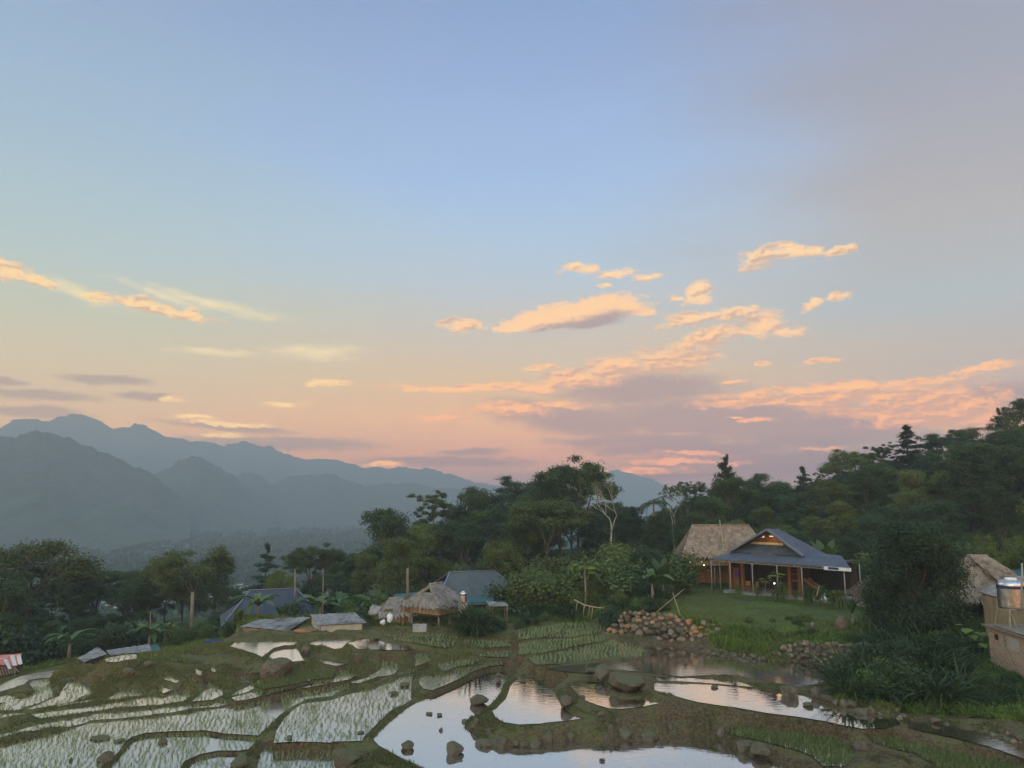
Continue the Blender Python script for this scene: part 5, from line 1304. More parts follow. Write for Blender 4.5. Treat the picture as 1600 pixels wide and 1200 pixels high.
# things under the veranda
def wooden_chair(loc, rz, label):
    r = empty('wooden_chair', loc, rz); tag(r, label, 'chair', 'chairs under the veranda')
    m = MB(); m.box((0, 0, .45), (.5, .5, .05)); m.build('seat', M_WOOD, r)
    m = MB(); m.box((0, .23, .8), (.5, .04, .5)); m.build('backrest', M_WOOD, r)
    for x in (-.21, .21):
        for y in (-.21, .21): m = MB(); m.box((x, y, .21), (.05, .05, .42)); m.build('leg', M_WOOD, r)
wooden_chair(world_of(hs, (fp(1171, 920, 2.3).x, 2.0, .24)), HRZ + .3, 'wooden chair on the veranda left of the thin post')
wooden_chair(world_of(hs, (fp(1182, 920, 2.3).x, 2.1, .24)), HRZ - .4, 'wooden chair on the veranda right of the thin post')
g9 = np.random.RandomState(3)
def bundle(loc, r, sq, mat, name, label, cat, seed=0, grp=None):
    m = MB(); ball(m, (0, 0, r * sq[2]), r, 12, 8, sq); g = np.random.RandomState(seed)
    m.v = [tuple(np.array(v) * (1 + .18 * g.normal(size=3))) for v in m.v]
    return tag(m.build(name, mat, None, loc), label, cat, grp)
for i, (px, py, r, mt, lb) in enumerate([(1290, 923, .45, M_WHITE, 'pale sack lying under the right end of the veranda'), (1299, 915, .5, M_DARK, 'dark covered heap under the right end of the veranda'), (1312, 921, .35, M_WHITE, 'small grey bundle beside the last veranda post'), (1280, 906, .6, M_DARK, 'tall dark heap under the right side of the veranda roof')]):
    q = world_of(hs, (fp(px, py, 1.8).x, 1.6 + i * .2, 0.0)); bundle(q, r, (1, .8, .9), mt, 'sack', lb, 'sack', i, 'heaps under the veranda')

# ------------------------------------------------------------------ the big thatched house behind it
tp = P(1104, 908, 20.9)
th_c = Q(1128, 880, 91); th_c.z = 20.9
th = hut('thatched_house', 'large thatched stilt house with bamboo walls behind the tin roofed house', 'house', th_c, -.10, 7.6, 5.4, 2.0, 1.45, 2.7, .95, 6.2, 'thatch', M_THATCH, M_BAMB, 3, .22, posts=4)
for k, (u, z, w, h) in enumerate([(-1.3, 2.75, .8, .5), (.3, 2.8, .6, .6)]): opening(th, u, z, w, h, 5.4)
bp = MB(); bp.tube([(-.2, -3.75, 2.6), (-.1, -.15, 6.8)], .05, 6); bp.build('roof_pole', M_BAMB, th)
uw = MB(); uw.box((-.2, -1.0, 1.0), (5.6, .1, 2.0)); uw.build('lower_wall', M_WOOD, th)
for px, py, wh in ((1078, 878, 'leftmost'), (1087.5, 879.5, 'second from the left'), (1096.5, 877.5, 'highest, third from the left'), (1100, 883, 'lowest and rightmost')):
    r = empty('hanging_lamp', Q(px, py, 84.0)); tag(r, 'small lit bulb under the thatched eave, ' + wh, 'lamp', 'bulbs under the thatched eave')
    m = MB(); ball(m, (0, 0, 0), .055); m.build('bulb', M_BULB, r); m = MB(); m.tube([(0, 0, .08), (0, 0, .35)], .012, 4); m.build('cord', M_DARK, r)
lamp(Q(1094, 884, 83.6), 14, (1, .65, .35))

# ------------------------------------------------------------------ houses in the middle
c = Q(737, 945, 86); c.z = 18.0
h3 = hut('metal_roofed_house', 'long house with a plain grey-green metal roof behind the stilt hut', 'house', c, .42, 9.2, 6.4, 0, 1.6, 2.6, .9, 5.2, 'tin', M_TIN3, M_PLAST, 5, .28)
def px_roof(name, label, cat, corners, mat, legs=True, wallm=None, th=.06, group=None, zb=None, battens=0, walls=(0, 1, 2, 3), wmat2=None):
    """low shed: roof corners given as (px, py, r); walls dropped from them to the ground"""
    pts = [Q(*c_) for c_ in corners]; ctr = sum(pts, Vector()) / len(pts); gz = zb if zb is not None else min(ground(p.x, p.y) for p in pts)
    root = empty(name, (ctr.x, ctr.y, gz)); tag(root, label, cat, group)
    loc_ = [p - Vector((ctr.x, ctr.y, gz)) for p in pts]
    a, b, c_, d = loc_
    m = MB(); g = np.random.RandomState(int(abs(ctr.x) * 10))
    if battens:                                            # loose overlapping sheets
        for j in range(2):
            for i in range(battens):
                t0, t1 = i / battens, (i + 1) / battens + .02; s0, s1 = j / 2, (j + 1) / 2 + (.04 if j == 0 else 0)
                f_ = lambda t, s: a.lerp(b, t).lerp(d.lerp(c_, t), s)
                z_ = Vector((0, 0, .03 * (1 - j) + .025 * (i % 2) + .03 * g.rand())); w = Vector((g.normal() * .04, g.normal() * .04, 0))
                m.slab([f_(t0, s0) + z_ + w, f_(t1, s0) + z_ + w, f_(t1, s1) + z_ * .9 + w, f_(t0, s1) + z_ * .9 + w], .025)
    else: m.slab([a, b, c_, d], th)
    m.build('roof', mat, root)
    if wallm:
        ins = [p.lerp(sum(loc_, Vector()) / 4, .10) for p in loc_]
        for i in walls:
            p, q = ins[i], ins[(i + 1) % 4]; w_ = MB(); n = (q - p).cross(Vector((0, 0, 1))).normalized() * .04
            w_.add([Vector((p.x, p.y, -.3)) - n, Vector((q.x, q.y, -.3)) - n, q - n - Vector((0, 0, .08)), p - n - Vector((0, 0, .08)), Vector((p.x, p.y, -.3)) + n, Vector((q.x, q.y, -.3)) + n, q + n - Vector((0, 0, .08)), p + n - Vector((0, 0, .08))],
                   [(0, 1, 2, 3), (7, 6, 5, 4), (0, 3, 7, 4), (1, 5, 6, 2), (3, 2, 6, 7), (0, 4, 5, 1)])
            w_.build('wall', wmat2 if (wmat2 and i == 2) else wallm, root)
    if legs:
        for p in loc_: w_ = MB(); w_.tube([(p.x * .9, p.y * .9, -.4), (p.x * .9, p.y * .9, p.z - .08)], .05, 6); w_.build('post', M_POST, root)
    return root
px_roof('lean_to', 'teal metal lean-to roof between the two thatched huts and the grey roof', 'shed', [(614, 929, 80), (652, 925, 80), (660, 942, 76), (628, 944, 76)], M_TEAL, wallm=M_WOODD)
px_roof('lean_to', 'low teal roof strip right of the steel tank at the foot of the grey roof', 'shed', [(728, 934, 78), (770, 932, 78), (772, 940, 76), (728, 942, 76)], M_TEAL)
px_roof('lean_to', 'white sheet roof half hidden in bushes right of the steel tank', 'shed', [(760, 939, 72), (790, 941, 72), (794, 946, 71), (764, 947, 71)], M_FIBRO)
c = Q(679, 976, 72.6); c.z = 18.75
h4 = hut('stilt_hut', 'thatched stilt hut with board walls beside the steel water tank', 'hut', c, .98, 3.1, 3.5, 1.15, .95, 1.5, .45, 1.5, 'thatch', M_THATCHG, M_BAMB, 8, .34, posts=3)
hc = [o for o in COL.objects if o.parent is h4 and o.name.startswith('wall')]
opening(h4, .3, 1.85, .45, .6, 3.5, side=1, Wd=3.1); opening(h4, -.6, 1.85, .4, .6, 3.5, side=1, Wd=3.1, mat=M_WOOD); opening(h4, .3, 1.9, .5, .5, 3.5)
c = Q(617, 970, 73.5); c.z = 18.7
h5 = hut('thatched_hut', 'small thatched hut with a green door left of the stilt hut', 'hut', c, .35, 2.7, 2.6, 0, 1.2, 1.1, .4, 1.0, 'thatch', M_THATCHG, M_PLAST, 9, .3)
opening(h5, -.85, .8, .62, 1.5, 2.6, M_GREEN, 'door'); opening(h5, .55, .75, .6, 1.4, 2.6, M_WOOD, 'shutter')
c = Q(425, 965, 86); c.z = 16.4
h7 = hut('blue_roofed_house', 'house with a slate-blue metal roof among banana plants', 'house', c, .38, 8.2, 6.0, 0, 1.8, 2.5, .9, 4.6, 'tin', M_TIN2, M_PLAST, 11, .25)
px_roof('shed', 'low shed roofed with patched grey sheets and boarded walls behind the left pond', 'shed', [(402, 969, 75), (484, 965, 74.5), (448, 986, 71), (376, 979, 72)], M_FIBRO, wallm=M_WOODD, battens=9, wmat2=M_POST)
px_roof('shed', 'grey sheet roofed shed with plastered walls right of the boarded shed', 'shed', [(484, 961, 73.5), (553, 958, 73), (570, 973.5, 70), (498, 977, 70)], M_FIBRO, wallm=M_PLAST, battens=8)
px_roof('hut', 'little plank roofed field hut on the bank at the left', 'hut', [(121, 1029, 76), (153, 1012, 78), (166, 1023, 75.5), (131, 1034.5, 73.5)], M_FIBRO, wallm=M_WOODD, battens=4)
px_roof('shed', 'long low roof of jagged corrugated sheets behind the left terrace', 'shed', [(166, 1017, 82), (232, 1007, 81), (236, 1018, 78), (172, 1024, 79)], M_FIBRO, battens=12)
px_roof('shed', 'small teal sheet roof at the right end of the jagged roofs', 'shed', [(233, 1009, 80.6), (246, 1006, 80.6), (252, 1016, 77.9), (236, 1018, 77.9)], M_TEAL)
# shack with the red and white sheets
sx_ = px_roof('shack', 'collapsing shack under faded red and white sheets at the left edge', 'shack', [(-30, 1026, 81), (34, 1021, 81), (27, 1040, 78.5), (-30, 1036, 78.5)], M_RED, wallm=M_WOODD)
a_ = Q(12, 1032, 66.2) - sx_.location
for k, (x0, y0, x1, y1) in enumerate([(8, 1030, 16, 1045), (19, 1024, 23, 1040), (29, 1024, 32, 1038), (0, 1030, 9, 1027)]):
    m = MB(); p, q = Q(x0, y0, 77.6 + .2 * k) - sx_.location, Q(x1, y1, 77.3 + .2 * k) - sx_.location; m.bar(p, q, .32, .04); m.build('white_strip', M_WHITE, sx_)
m = MB()
for k in range(7): p, q = Q(-2 + k * 4, 1042, 77.6), Q(2 + k * 4.5, 1056 - k, 77); m.bar(p - sx_.location, q - sx_.location, .06)
m.build('frame_poles', M_POST, sx_)

# ------------------------------------------------------------------ right edge: thatch, tank and brick shed
c = Q(1534, 955, 74); c.z = 20.6
h11 = hut('open_thatched_house', 'brown thatched house with open posts behind the dark tree on the right', 'house', c, -.30, 5.4, 5.0, .35, 1.8, 2.7, .95, 1.4, 'thatch', M_THATCH, M_BAMB, 21, .2, openf=(0,), posts=4)
for k in range(4):
    m = MB(); m.tube([(-2.6 + 1.7 * k, -2.5, 0), (-2.6 + 1.7 * k, -2.5, 2.1)], .08, 6); m.build('post', M_POST, h11)
m = MB(); q_ = [(-.6, -.3, 5.0), (.5, -.3, 5.0), (1.9, -1.9, 3.8), (.3, -1.9, 3.6)]; strands(m, q_, 160, np.random.RandomState(2), 1.0, .07); m.build('thatch_bundle', M_THATCH, h11)
px_roof('lean_to', 'plain grey board roof in front of the thatched house by the steel tank', 'shed', [(1570, 902, 58), (1640, 890, 58), (1640, 935, 54), (1558, 946, 55)] if False else [(1571, 903, 68), (1640, 893, 68), (1636, 952, 63), (1529, 925, 66.5)], M_THATCHG, wallm=M_BAMB, zb=20.4)
px_roof('shed', 'green sheet roof edge behind the thatched house on the right', 'shed', [(1560, 888, 84), (1640, 880, 84), (1640, 896, 80), (1574, 900, 80)], M_TEAL)
c = Q(1362, 918, 78); c.z = 20.4
hut('thatched_hut', 'pinkish brown thatched hut half hidden behind the dark tree', 'hut', c, .2, 2.4, 2.4, 0, 1.4, 1.3, .4, .6, 'thatch', M_THATCH, M_PLAST, 25)
# brick shed: left corner seen at x 1543, front running right and nearer
BZ = 19.0
b0 = Q(1543.5, 978, 58.5); b1 = Q(1650, 1000, 52); bw = Vector((b1.x - b0.x, b1.y - b0.y, 0)); brz = math.atan2(bw.y, bw.x); BL = bw.length
bs = empty('brick_shed', (b0.x, b0.y, BZ), brz); tag(bs, 'shed of rough bare brick with a small square vent at the right edge', 'shed')
bt_ = b0.z - BZ
wb = MB(); wb.box((BL / 2, 1.5, bt_ / 2 - .7), (BL, 3.0, bt_ + 1.2)); wb_o = wb.build('wall', M_BRICK, bs)
v_ = MB(); v_.box((1.0, -.02, bt_ - .5), (.34, .06, .32)); v_.build('vent', M_DARK, bs)
v_ = MB(); v_.box((2.9, -.012, bt_ - .6), (1.3, .03, .7)); v_.build('mortar_patch', M_PLAST, bs)
rs_ = MB(); rs_.box((BL / 2, 1.5, bt_ + .04), (BL + .6, 3.5, .1)); rs_.box((BL / 2 + .4, .2, bt_ + .16), (BL - .4, .5, .08)); rs_.build('roof_slab', M_POST, bs)
v_ = MB(); v_.tube([(1.9, -.12, bt_ + .1), (1.95, -.10, bt_ - .75), (3.3, -.10, bt_ - 2.2)], .03, 6); v_.tube([(1.9, -.12, bt_ + .12), (5.5, -.05, bt_ + .22)], .03, 6); v_.build('pipe', M_PIPE, bs)
def water_tank(px, ytop, ybot, r, dia, label, stand, legs_h):
    top = Q(px, ytop, r); bot = Q(px, ybot, r); h = top.z - bot.z
    root = empty('water_tank', bot); tag(root, label, 'water tank', 'steel water tanks'); m = MB(); R = dia / 2
    zs = [0]; rad = [R * .93]; n = 9
    for i in range(n): z = h * (.05 + .75 * i / n); zs += [z, z + h * .75 / n * .5]; rad += [R, R * .955]
    zs += [h * .82, h * .90, h * .93]; rad += [R, R * .8, R * .45]
    m.tube([(0, 0, z) for z in zs], rad, 24); m.build('tank', M_STEEL, root)
    m = MB(); m.tube([(0, 0, h * .92), (0, 0, h), (0, 0, h + .02)], [R * .42, R * .4, R * .2], 18); m.build('lid', M_WHITE, root)
    m = MB(); m.tube([(0, 0, h * .66), (0, 0, h * .76)], R * 1.012, 24, False); m.build('band', M_BLUE, root)
    if stand:
        m = MB()
        for x in (-R, R):
            m.bar((x * .8, -R * .8, 0), (x * .8, R * .8, 0), .06); m.bar((-R * .8, x * .8, -.003), (R * .8, x * .8, -.003), .055)
            for y in (-R, R): m.bar((x * .75, y * .75, 0), (x * 1.0, y * 1.0, -legs_h), .05)
            m.bar((x * .75, -R * .75, 0), (x * .4, -R, -legs_h * .9), .04)
        m.build('stand', M_PIPE, root)
    return root
water_tank(1583, 903, 950, 58.5, 1.62, 'large ribbed steel water tank on a metal stand above the brick shed', True, 1.4)
water_tank(723.5, 924, 941, 70, .62, 'small steel water tank with a pale lid beside the stilt hut', False, 0)
m = MB(); q = Q(723.5, 942, 70); m.box((0, 0, -.9), (.8, .8, 1.8)); tag(m.build('tank_plinth', M_CONC, None, q), 'concrete plinth that carries the small steel tank', 'plinth')
m = MB(); p, q = Q(1597, 880, 57), Q(1596, 958, 57); m.tube([p - q, Vector((0, 0, 0))], .05, 8); tag(m.build('water_pipe', M_PIPE, None, q), 'upright pale pipe beside the large steel tank', 'pipe')

# ------------------------------------------------------------------ poles
def pole(px, yt, yb, r, rad, mat, name, label, cat, tip=None, dx=0):
    b = Q(px, yb, r); t = Q(px + dx, yt, r); root = empty(name, b); tag(root, label, cat, 'poles and bare trunks')
    m = MB(); m.tube([(0, 0, -1), (t.x - b.x, t.y - b.y, t.z - b.z)], [rad, rad * .75], 8); m.build('shaft', mat, root)
    if tip: m = MB(); m.bar((-tip, 0, t.z - b.z - .4), (tip, 0, t.z - b.z - .4), .07); m.build('crossarm', M_WOODD, root)
pole(637, 888, 930, 78, .15, M_POST, 'utility_pole', 'square topped concrete pole behind the small thatched hut', 'pole')
pole(505, 888, 958, 75, .05, M_POST, 'bamboo_pole', 'thin bamboo pole behind the grey sheet roofed shed', 'pole')
pole(505, 946, 947.5, 70, .02, M_BAMB, 'rain_gauge', 'small crossbar fixed on the thin bamboo pole', 'crossbar', .3) if False else None
pole(462, 890, 948, 84, .09, M_BARK, 'dead_trunk', 'bare pale trunk at the right end of the blue roof', 'trunk', dx=-1)
pole(299, 925, 985, 84, .20, M_BARK, 'dead_trunk', 'thick bare trunk under the spreading tree', 'trunk', dx=2)
pole(235, 955, 1003, 84, .05, M_POST, 'bamboo_pole', 'thin bamboo pole standing behind the jagged roofs', 'pole')
pole(670, 940, 968, 70.5, .04, M_BAMB, 'bamboo_pole', 'slim pole in front of the green door hut', 'pole', dx=-1) if False else pole(630, 932, 972, 71, .035, M_BAMB, 'bamboo_pole', 'slim pole standing right of the green door', 'pole')
for px, yt, wh in ((421, 1001.5, 'left'), (424, 1001, 'right')): pole(px, yt, 1004, 67.5, .05, M_POST, 'stake', wh + ' one of two short stakes standing in the far left pond', 'stake')
# trestle of bamboo left of the stone wall and the crossed poles in the garden
tr = empty('bamboo_trestle', Q(925, 958, 68)); tag(tr, 'bamboo trestle with a long sagging rail left of the stone wall', 'trestle'); m = MB()
pp = [Q(897, 937, 70) , Q(912, 945, 69.5), Q(930, 949, 69), Q(950, 951, 68.5)]; m.tube([p - tr.location for p in pp], .06, 5); m.build('rail', M_BAMB, tr)
for px, yt, yb in ((902, 941, 955), (913, 945, 964), (921, 948, 966), (926, 949, 968), (944, 950, 960)): m = MB(); m.tube([Q(px, yt, 69) - tr.location, Q(px - 2, yb, 69) - tr.location], .035, 5); m.build('leg', M_BAMB, tr)
for (x0, y0, x1, y1, r, lb) in ((1068, 921, 1025, 957, 68, 'long bamboo pole leaning to the right across the garden'), (1051, 926, 1063, 962, 67, 'thin bamboo pole crossing the long leaning pole'), (1280, 915, 1276, 931, 68, 'short stick leaning by the veranda stairs')):
    p, q = Q(x0, y0, r), Q(x1, y1, r - 2); m = MB(); m.tube([(0, 0, 0), p - q], .035, 5); tag(m.build('bamboo_pole', M_BAMB, None, q), lb, 'pole', 'garden poles')
# ------------------------------------------------------------------ stones
def f_rock(c1, c2, c3):
    def fn(t):
        v = t.new('ShaderNodeNewGeometry').outputs['Position']; nz = t.sep(t.new('ShaderNodeNewGeometry').outputs['Normal'])[2]
        n = t.noise(v, 2.6, 7, .7); m = t.noise(v, 9.0, 4, .7); oi = t.new('ShaderNodeObjectInfo').outputs['Random']
        c = t.mix(t.rng(t.math('ADD', t.math('MULTIPLY', n, .6), t.math('MULTIPLY', m, .4)), .35, .65), c1, c2)
        c = t.mix(t.math('MULTIPLY', oi, .55), c, c3)
        c = t.mix(t.rng(t.math('ADD', nz, t.math('MULTIPLY', n, 1.2)), 1.05, 1.5, 0, .75), c, (.075, .080, .030, 1))
        return princ(t, c, .85, 0, bump(t, m, .8, .06), .3)
    return fn
M_ROCK = material('brown_grey_rock', f_rock((.060, .046, .031, 1), (.17, .132, .088, 1), (.10, .070, .040, 1)))
M_STONE = material('wall_stone', f_rock((.13, .10, .075, 1), (.30, .235, .175, 1), (.26, .14, .075, 1)))
M_ORANGE = material('orange_stone', f_rock((.22, .10, .045, 1), (.38, .19, .09, 1), (.42, .30, .16, 1)))
def rock_mesh(seed, n=22, m=15, sharp=.3):
    g = np.random.RandomState(seed)
    dirs = g.normal(size=(15, 3)); dirs /= np.linalg.norm(dirs, axis=1)[:, None]; cut = .5 + .42 * g.rand(15)
    V = []
    for j in range(m + 1):
        for i in range(n):
            ph = math.pi * j / m; th_ = 2 * math.pi * i / n; d = np.array([math.sin(ph) * math.cos(th_), math.sin(ph) * math.sin(th_), math.cos(ph)])
            pr = dirs @ d; r = min([1.0] + [c / p for c, p in zip(cut, pr) if p > .15])
            V.append(d * (r * (1 - .05 * g.rand() * (0 < j < m))))
    F_ = []
    for j in range(m):
        for i in range(n): F_.append((j * n + i, (j + 1) * n + i, (j + 1) * n + (i + 1) % n, j * n + (i + 1) % n))
    me = bpy.data.meshes.new('rock'); me.from_pydata([tuple(v) for v in V], [], F_); me.update()
    return me
RK = [rock_mesh(s) for s in range(14)]
def put_rock(me, mat, loc, size, rz, parent=None, name='boulder'):
    m2 = me if (len(me.materials) and me.materials[0] is mat) else None
    if m2 is None:
        key = (me.name, mat.name)
        if key not in RKM: c = me.copy(); c.materials.clear(); c.materials.append(mat); RKM[key] = c
        m2 = RKM[key]
    o = bpy.data.objects.new(name, m2); COL.objects.link(o); o.location = loc; o.scale = size; o.rotation_euler = (0, 0, rz)
    if parent: o.parent = parent
    return o
RKM = {}
def zpx(zk, x, y): x0, y0, s = ZM[zk]; return x0 + x / s, y0 + y / s
def hit2(px, py, r=36.0):
    while r < 120:
        q = Q(px, py, r)
        if q.z < ground(q.x, q.y): return q
        r += .12
    return q
ROCKS = [  # zoom key, x, base y, width, height, level, label
 (3, 1030, 512, 78, 60, 15.4, 'two-part dark rock near the far end of the big pond'),
 (3, 1030, 462, 48, 40, 15.55, 'small dark rock resting against the back of the two-part rock'),
 (3, 890, 668, 120, 90, 15.4, 'pointed dark rock with a low tail in the middle of the big pond'),
 (3, 355, 998, 190, 75, 15.4, 'broad flat mossy rock at the near left of the big pond'),
 (3, 700, 1035, 150, 105, 15.4, 'sharp brown wedge of rock at the near end of the big pond'),
 (3, 755, 1128, 130, 60, 15.4, 'rounded rock cut by the bottom edge of the photo'),
 (3, 605, 858, 42, 32, 15.4, 'tiny pointed stone in the big pond above the flat mossy rock'),
 (3, 520, 740, 50, 22, 15.4, 'low sliver of mud and stone in the big pond, left one of two'),
 (3, 595, 752, 50, 20, 15.4, 'low sliver of mud and stone in the big pond, right one of two'),
 (3, 1208, 503, 60, 24, 16.3, 'small flat stone in the pond that mirrors the orange cloud'),
 (3, 1285, 1068, 60, 26, 15.4, 'pale flat stone in the dark reflection of the bank'),
 (3, 780, 830, 68, 100, 15.45, 'upright rounded rock at the tip of the mossy spur'),
 (3, 860, 850, 110, 110, 15.45, 'mossy boulder on the spur beside the upright rock'),
 (3, 935, 990, 130, 110, 15.4, 'big brown boulder at the foot of the spur'),
 (3, 960, 905, 90, 100, 15.6, 'leaning boulder above the big brown one on the spur'),
 (3, 1040, 975, 150, 85, 15.4, 'wide low rock beside the big brown boulder'),
 (3, 1160, 965, 60, 50, 15.4, 'small stone between the wide low rock and the wall foot'),
 (3, 1220, 978, 80, 60, 15.4, 'squat grey stone at the pond edge under the bank'),
 (3, 1295, 985, 90, 75, 15.4, 'tilted stone slab at the pond edge under the bank'),
 (3, 1385, 950, 110, 110, 15.42, 'tall pale lichened stone at the pond edge'),
 (3, 1460, 930, 50, 60, 15.42, 'narrow stone right of the lichened stone'),
 (4, 183, 900, 95, 72, 15.4, 'rounded pale boulder at the foot of the bank below the curved dike'),
 (4, 245, 880, 60, 60, 15.45, 'dark stone next to the rounded pale boulder'),
 (4, 295, 875, 50, 85, 15.5, 'upright pale stone under the curved dike'),
 (4, 368, 820, 45, 30, 15.8, 'small stone stuck high in the bank'),
 (4, 437, 905, 60, 70, 15.42, 'leaning pale stone at the waterline'),
 (4, 475, 885, 70, 120, 15.5, 'dark stone behind the leaning pale stone'),
 (4, 575, 900, 110, 125, 15.42, 'largest round boulder in the foot of the bank'),
 (4, 655, 905, 65, 50, 15.42, 'low stone between the largest boulder and the flat slab'),
 (4, 740, 895, 140, 75, 15.42, 'long flat slab at the pond edge under the bank'),
 (4, 920, 875, 55, 60, 15.45, 'lower stone of the upright pair in the bank'),
 (4, 905, 838, 50, 70, 15.7, 'upper pale stone of the upright pair in the bank'),
 (4, 1265, 890, 60, 110, 15.5, 'thin standing slab in the bank near the rice slope'),
 (4, 1325, 910, 60, 70, 15.45, 'short slab beside the thin standing slab'),
 (4, 1385, 945, 50, 55, 15.45, 'small brown stone right of the slabs'),
 (4, 1440, 990, 110, 110, 15.42, 'dark pointed boulder at the right end of the pond'),
 (4, 1555, 1018, 125, 80, 15.42, 'rounded light boulder at the right end of the pond'),
 (4, 410, 725, 60, 40, 16.7, 'pale stone on the rim of the curved dike'),
 (4, 600, 570, 330, 165, 16.7, 'biggest boulder, dark and humped, between the crescent pond and the mirror pond'),
 (4, 720, 560, 120, 90, 16.7, 'brown shoulder of rock at the right foot of the biggest boulder'),
 (4, 430, 468, 210, 110, 16.88, 'knobbly rock left of the biggest boulder'),
 (4, 350, 430, 90, 50, 16.9, 'low rock at the left end of the knobbly rock'),
 (4, 385, 535, 85, 22, 16.7, 'flat reddish stone in the crescent pond'),
 (4, 160, 665, 110, 90, 16.4, 'mossy rock at the left tip of the crescent dike'),
 (4, 270, 600, 70, 40, 16.66, 'small rock on the inner rim of the crescent dike'),
 (4, 1220, 530, 75, 26, 16.88, 'small dark stone in the mirror pond'),
 (5, 405, 515, 55, 26, 16.88, 'small stone at the right end of the mirror pond'),
 (5, 300, 462, 190, 105, 16.88, 'brown hump of rock at the far edge of the mirror pond'),
 (5, 455, 468, 75, 70, 16.88, 'grey rock where the mirror pond narrows'),
 (5, 510, 490, 70, 40, 16.88, 'low stone at the left end of the stone kerb'),
 (5, 557, 512, 50, 60, 16.88, 'first upright stone of the kerb below the tall grass'),
 (5, 602, 520, 50, 55, 16.88, 'second stone of the kerb below the tall grass'),
 (5, 645, 525, 55, 50, 16.88, 'third stone of the kerb below the tall grass'),
 (5, 695, 560, 90, 48, 16.86, 'pale long stone of the kerb nearest the water'),
 (5, 750, 560, 50, 45, 16.88, 'small stone right of the pale long stone'),
 (5, 930, 580, 50, 50, 16.88, 'rounded pale stone on the creek dike'),
 (5, 1105, 598, 70, 28, 16.9, 'flat stone at the creek edge'),
 (5, 150, 795, 110, 70, 15.5, 'light boulder by the rice slope at the bottom right'),
 (5, 612, 740, 50, 60, 15.9, 'pale split stone in the rice slope'),
 (5, 690, 790, 80, 90, 15.9, 'rounded stone half buried in the rice slope'),
 (5, 375, 845, 50, 50, 15.6, 'small pale stone at the bottom edge near the rice'),
 (2, 1165, 1165, 290, 200, 15.0, 'large jagged boulder at the bottom between two rice paddies'),
 (2, 370, 1165, 170, 95, 14.95, 'brown boulder on the dike at the bottom left'),
 (2, 640, 498, 200, 155, 15.75, 'large dark boulder in the bank below the two far ponds'),
 (2, 1260, 368, 100, 110, 16.1, 'pale craggy rock on the bank right of the muddy pool'),
 (2, 860, 300, 80, 85, 16.3, 'rock in the bank between the two far ponds'),
 (2, 430, 432, 80, 50, 15.85, 'brown stone above the large dark boulder'),
 (2, 475, 460, 90, 40, 15.8, 'low stone left of the large dark boulder'),
 (2, 740, 948, 55, 26, 15.45, 'dark clod in the rice paddy beside the low dike'),
 (2, 1280, 905, 75, 24, 15.45, 'flat round mud islet in the rice paddy'),
 (2, 1535, 612, 95, 34, 15.45, 'dark mud islet at the right of the rice paddy'),
 (3, 340, 535, 80, 30, 15.45, 'dark mud islet against the dike corner'),
 (1, 770, 858, 170, 34, 15.2, 'long low mud islet in the large rice paddy'),
 (1, 905, 872, 80, 20, 15.2, 'small mud spit beside the long mud islet'),
 (1, 1230, 885, 60, 34, 15.0, 'dark log-like clod in the rice paddy'),
 (1, 535, 1018, 42, 34, 15.2, 'dark round clod in the large rice paddy'),
 (1, 790, 1030, 120, 75, 15.15, 'brown rock at the end of the curved dike'),
 (1, 970, 372, 150, 90, 16.1, 'slabby grey rock in the bank at the left'),
 (1, 1120, 300, 90, 50, 16.4, 'low rock at the top of the left bank'),
]
for i, (zk, x, yb, w, h, lv, lb) in enumerate(ROCKS):
    px, py = zpx(zk, x, yb); s = ZM[zk][2]; p = P(px, py, LV(lv)); r = p.to_2d().length
    wm = w / s / F * r * math.hypot(1, 0); hm = h / s / F * r * .93
    foot = 15.4 <= lv <= 15.8 and ((zk == 3 and x > 740 and yb > 800) or (zk == 4 and yb > 700))
    if foot: b_ = hit2(px, py - .3 * h / s); p = Vector((b_.x, b_.y, b_.z)); r = p.to_2d().length
    vr = .78 + .5 * ((i * 37) % 11) / 10; wm *= vr; hm *= vr
    o = put_rock(RK[i % 14], M_ROCK, (p.x * (1 + .3 * wm / r), p.y * (1 + .3 * wm / r), LV(lv) + hm * .26) if not foot else (p.x, p.y, p.z), (wm * .50, wm * .40, hm * .54), i * 1.7)
    tag(o, lb, 'rock', 'boulders and stones of the terraces')
# stump and small stones on the lawn
o = put_rock(RK[3], M_ROCK, P(1315, 985, 20.3), (.55, .5, 1.1), .4, name='rock_stack'); tag(o, 'tall brown rock standing like a stump at the edge of the lawn', 'rock')
o = put_rock(RK[5], M_STONE, P(1270, 978, 20.5), (.25, .2, .4), 1.4, name='stone'); tag(o, 'small pale stone left of the stump-like rock', 'stone')
o = put_rock(RK[6], M_WHITE, P(1386, 986, 20.4), (.8, .5, .3), .2, name='sack'); tag(o, 'pale sack lying on the ground under the dark tree', 'sack')

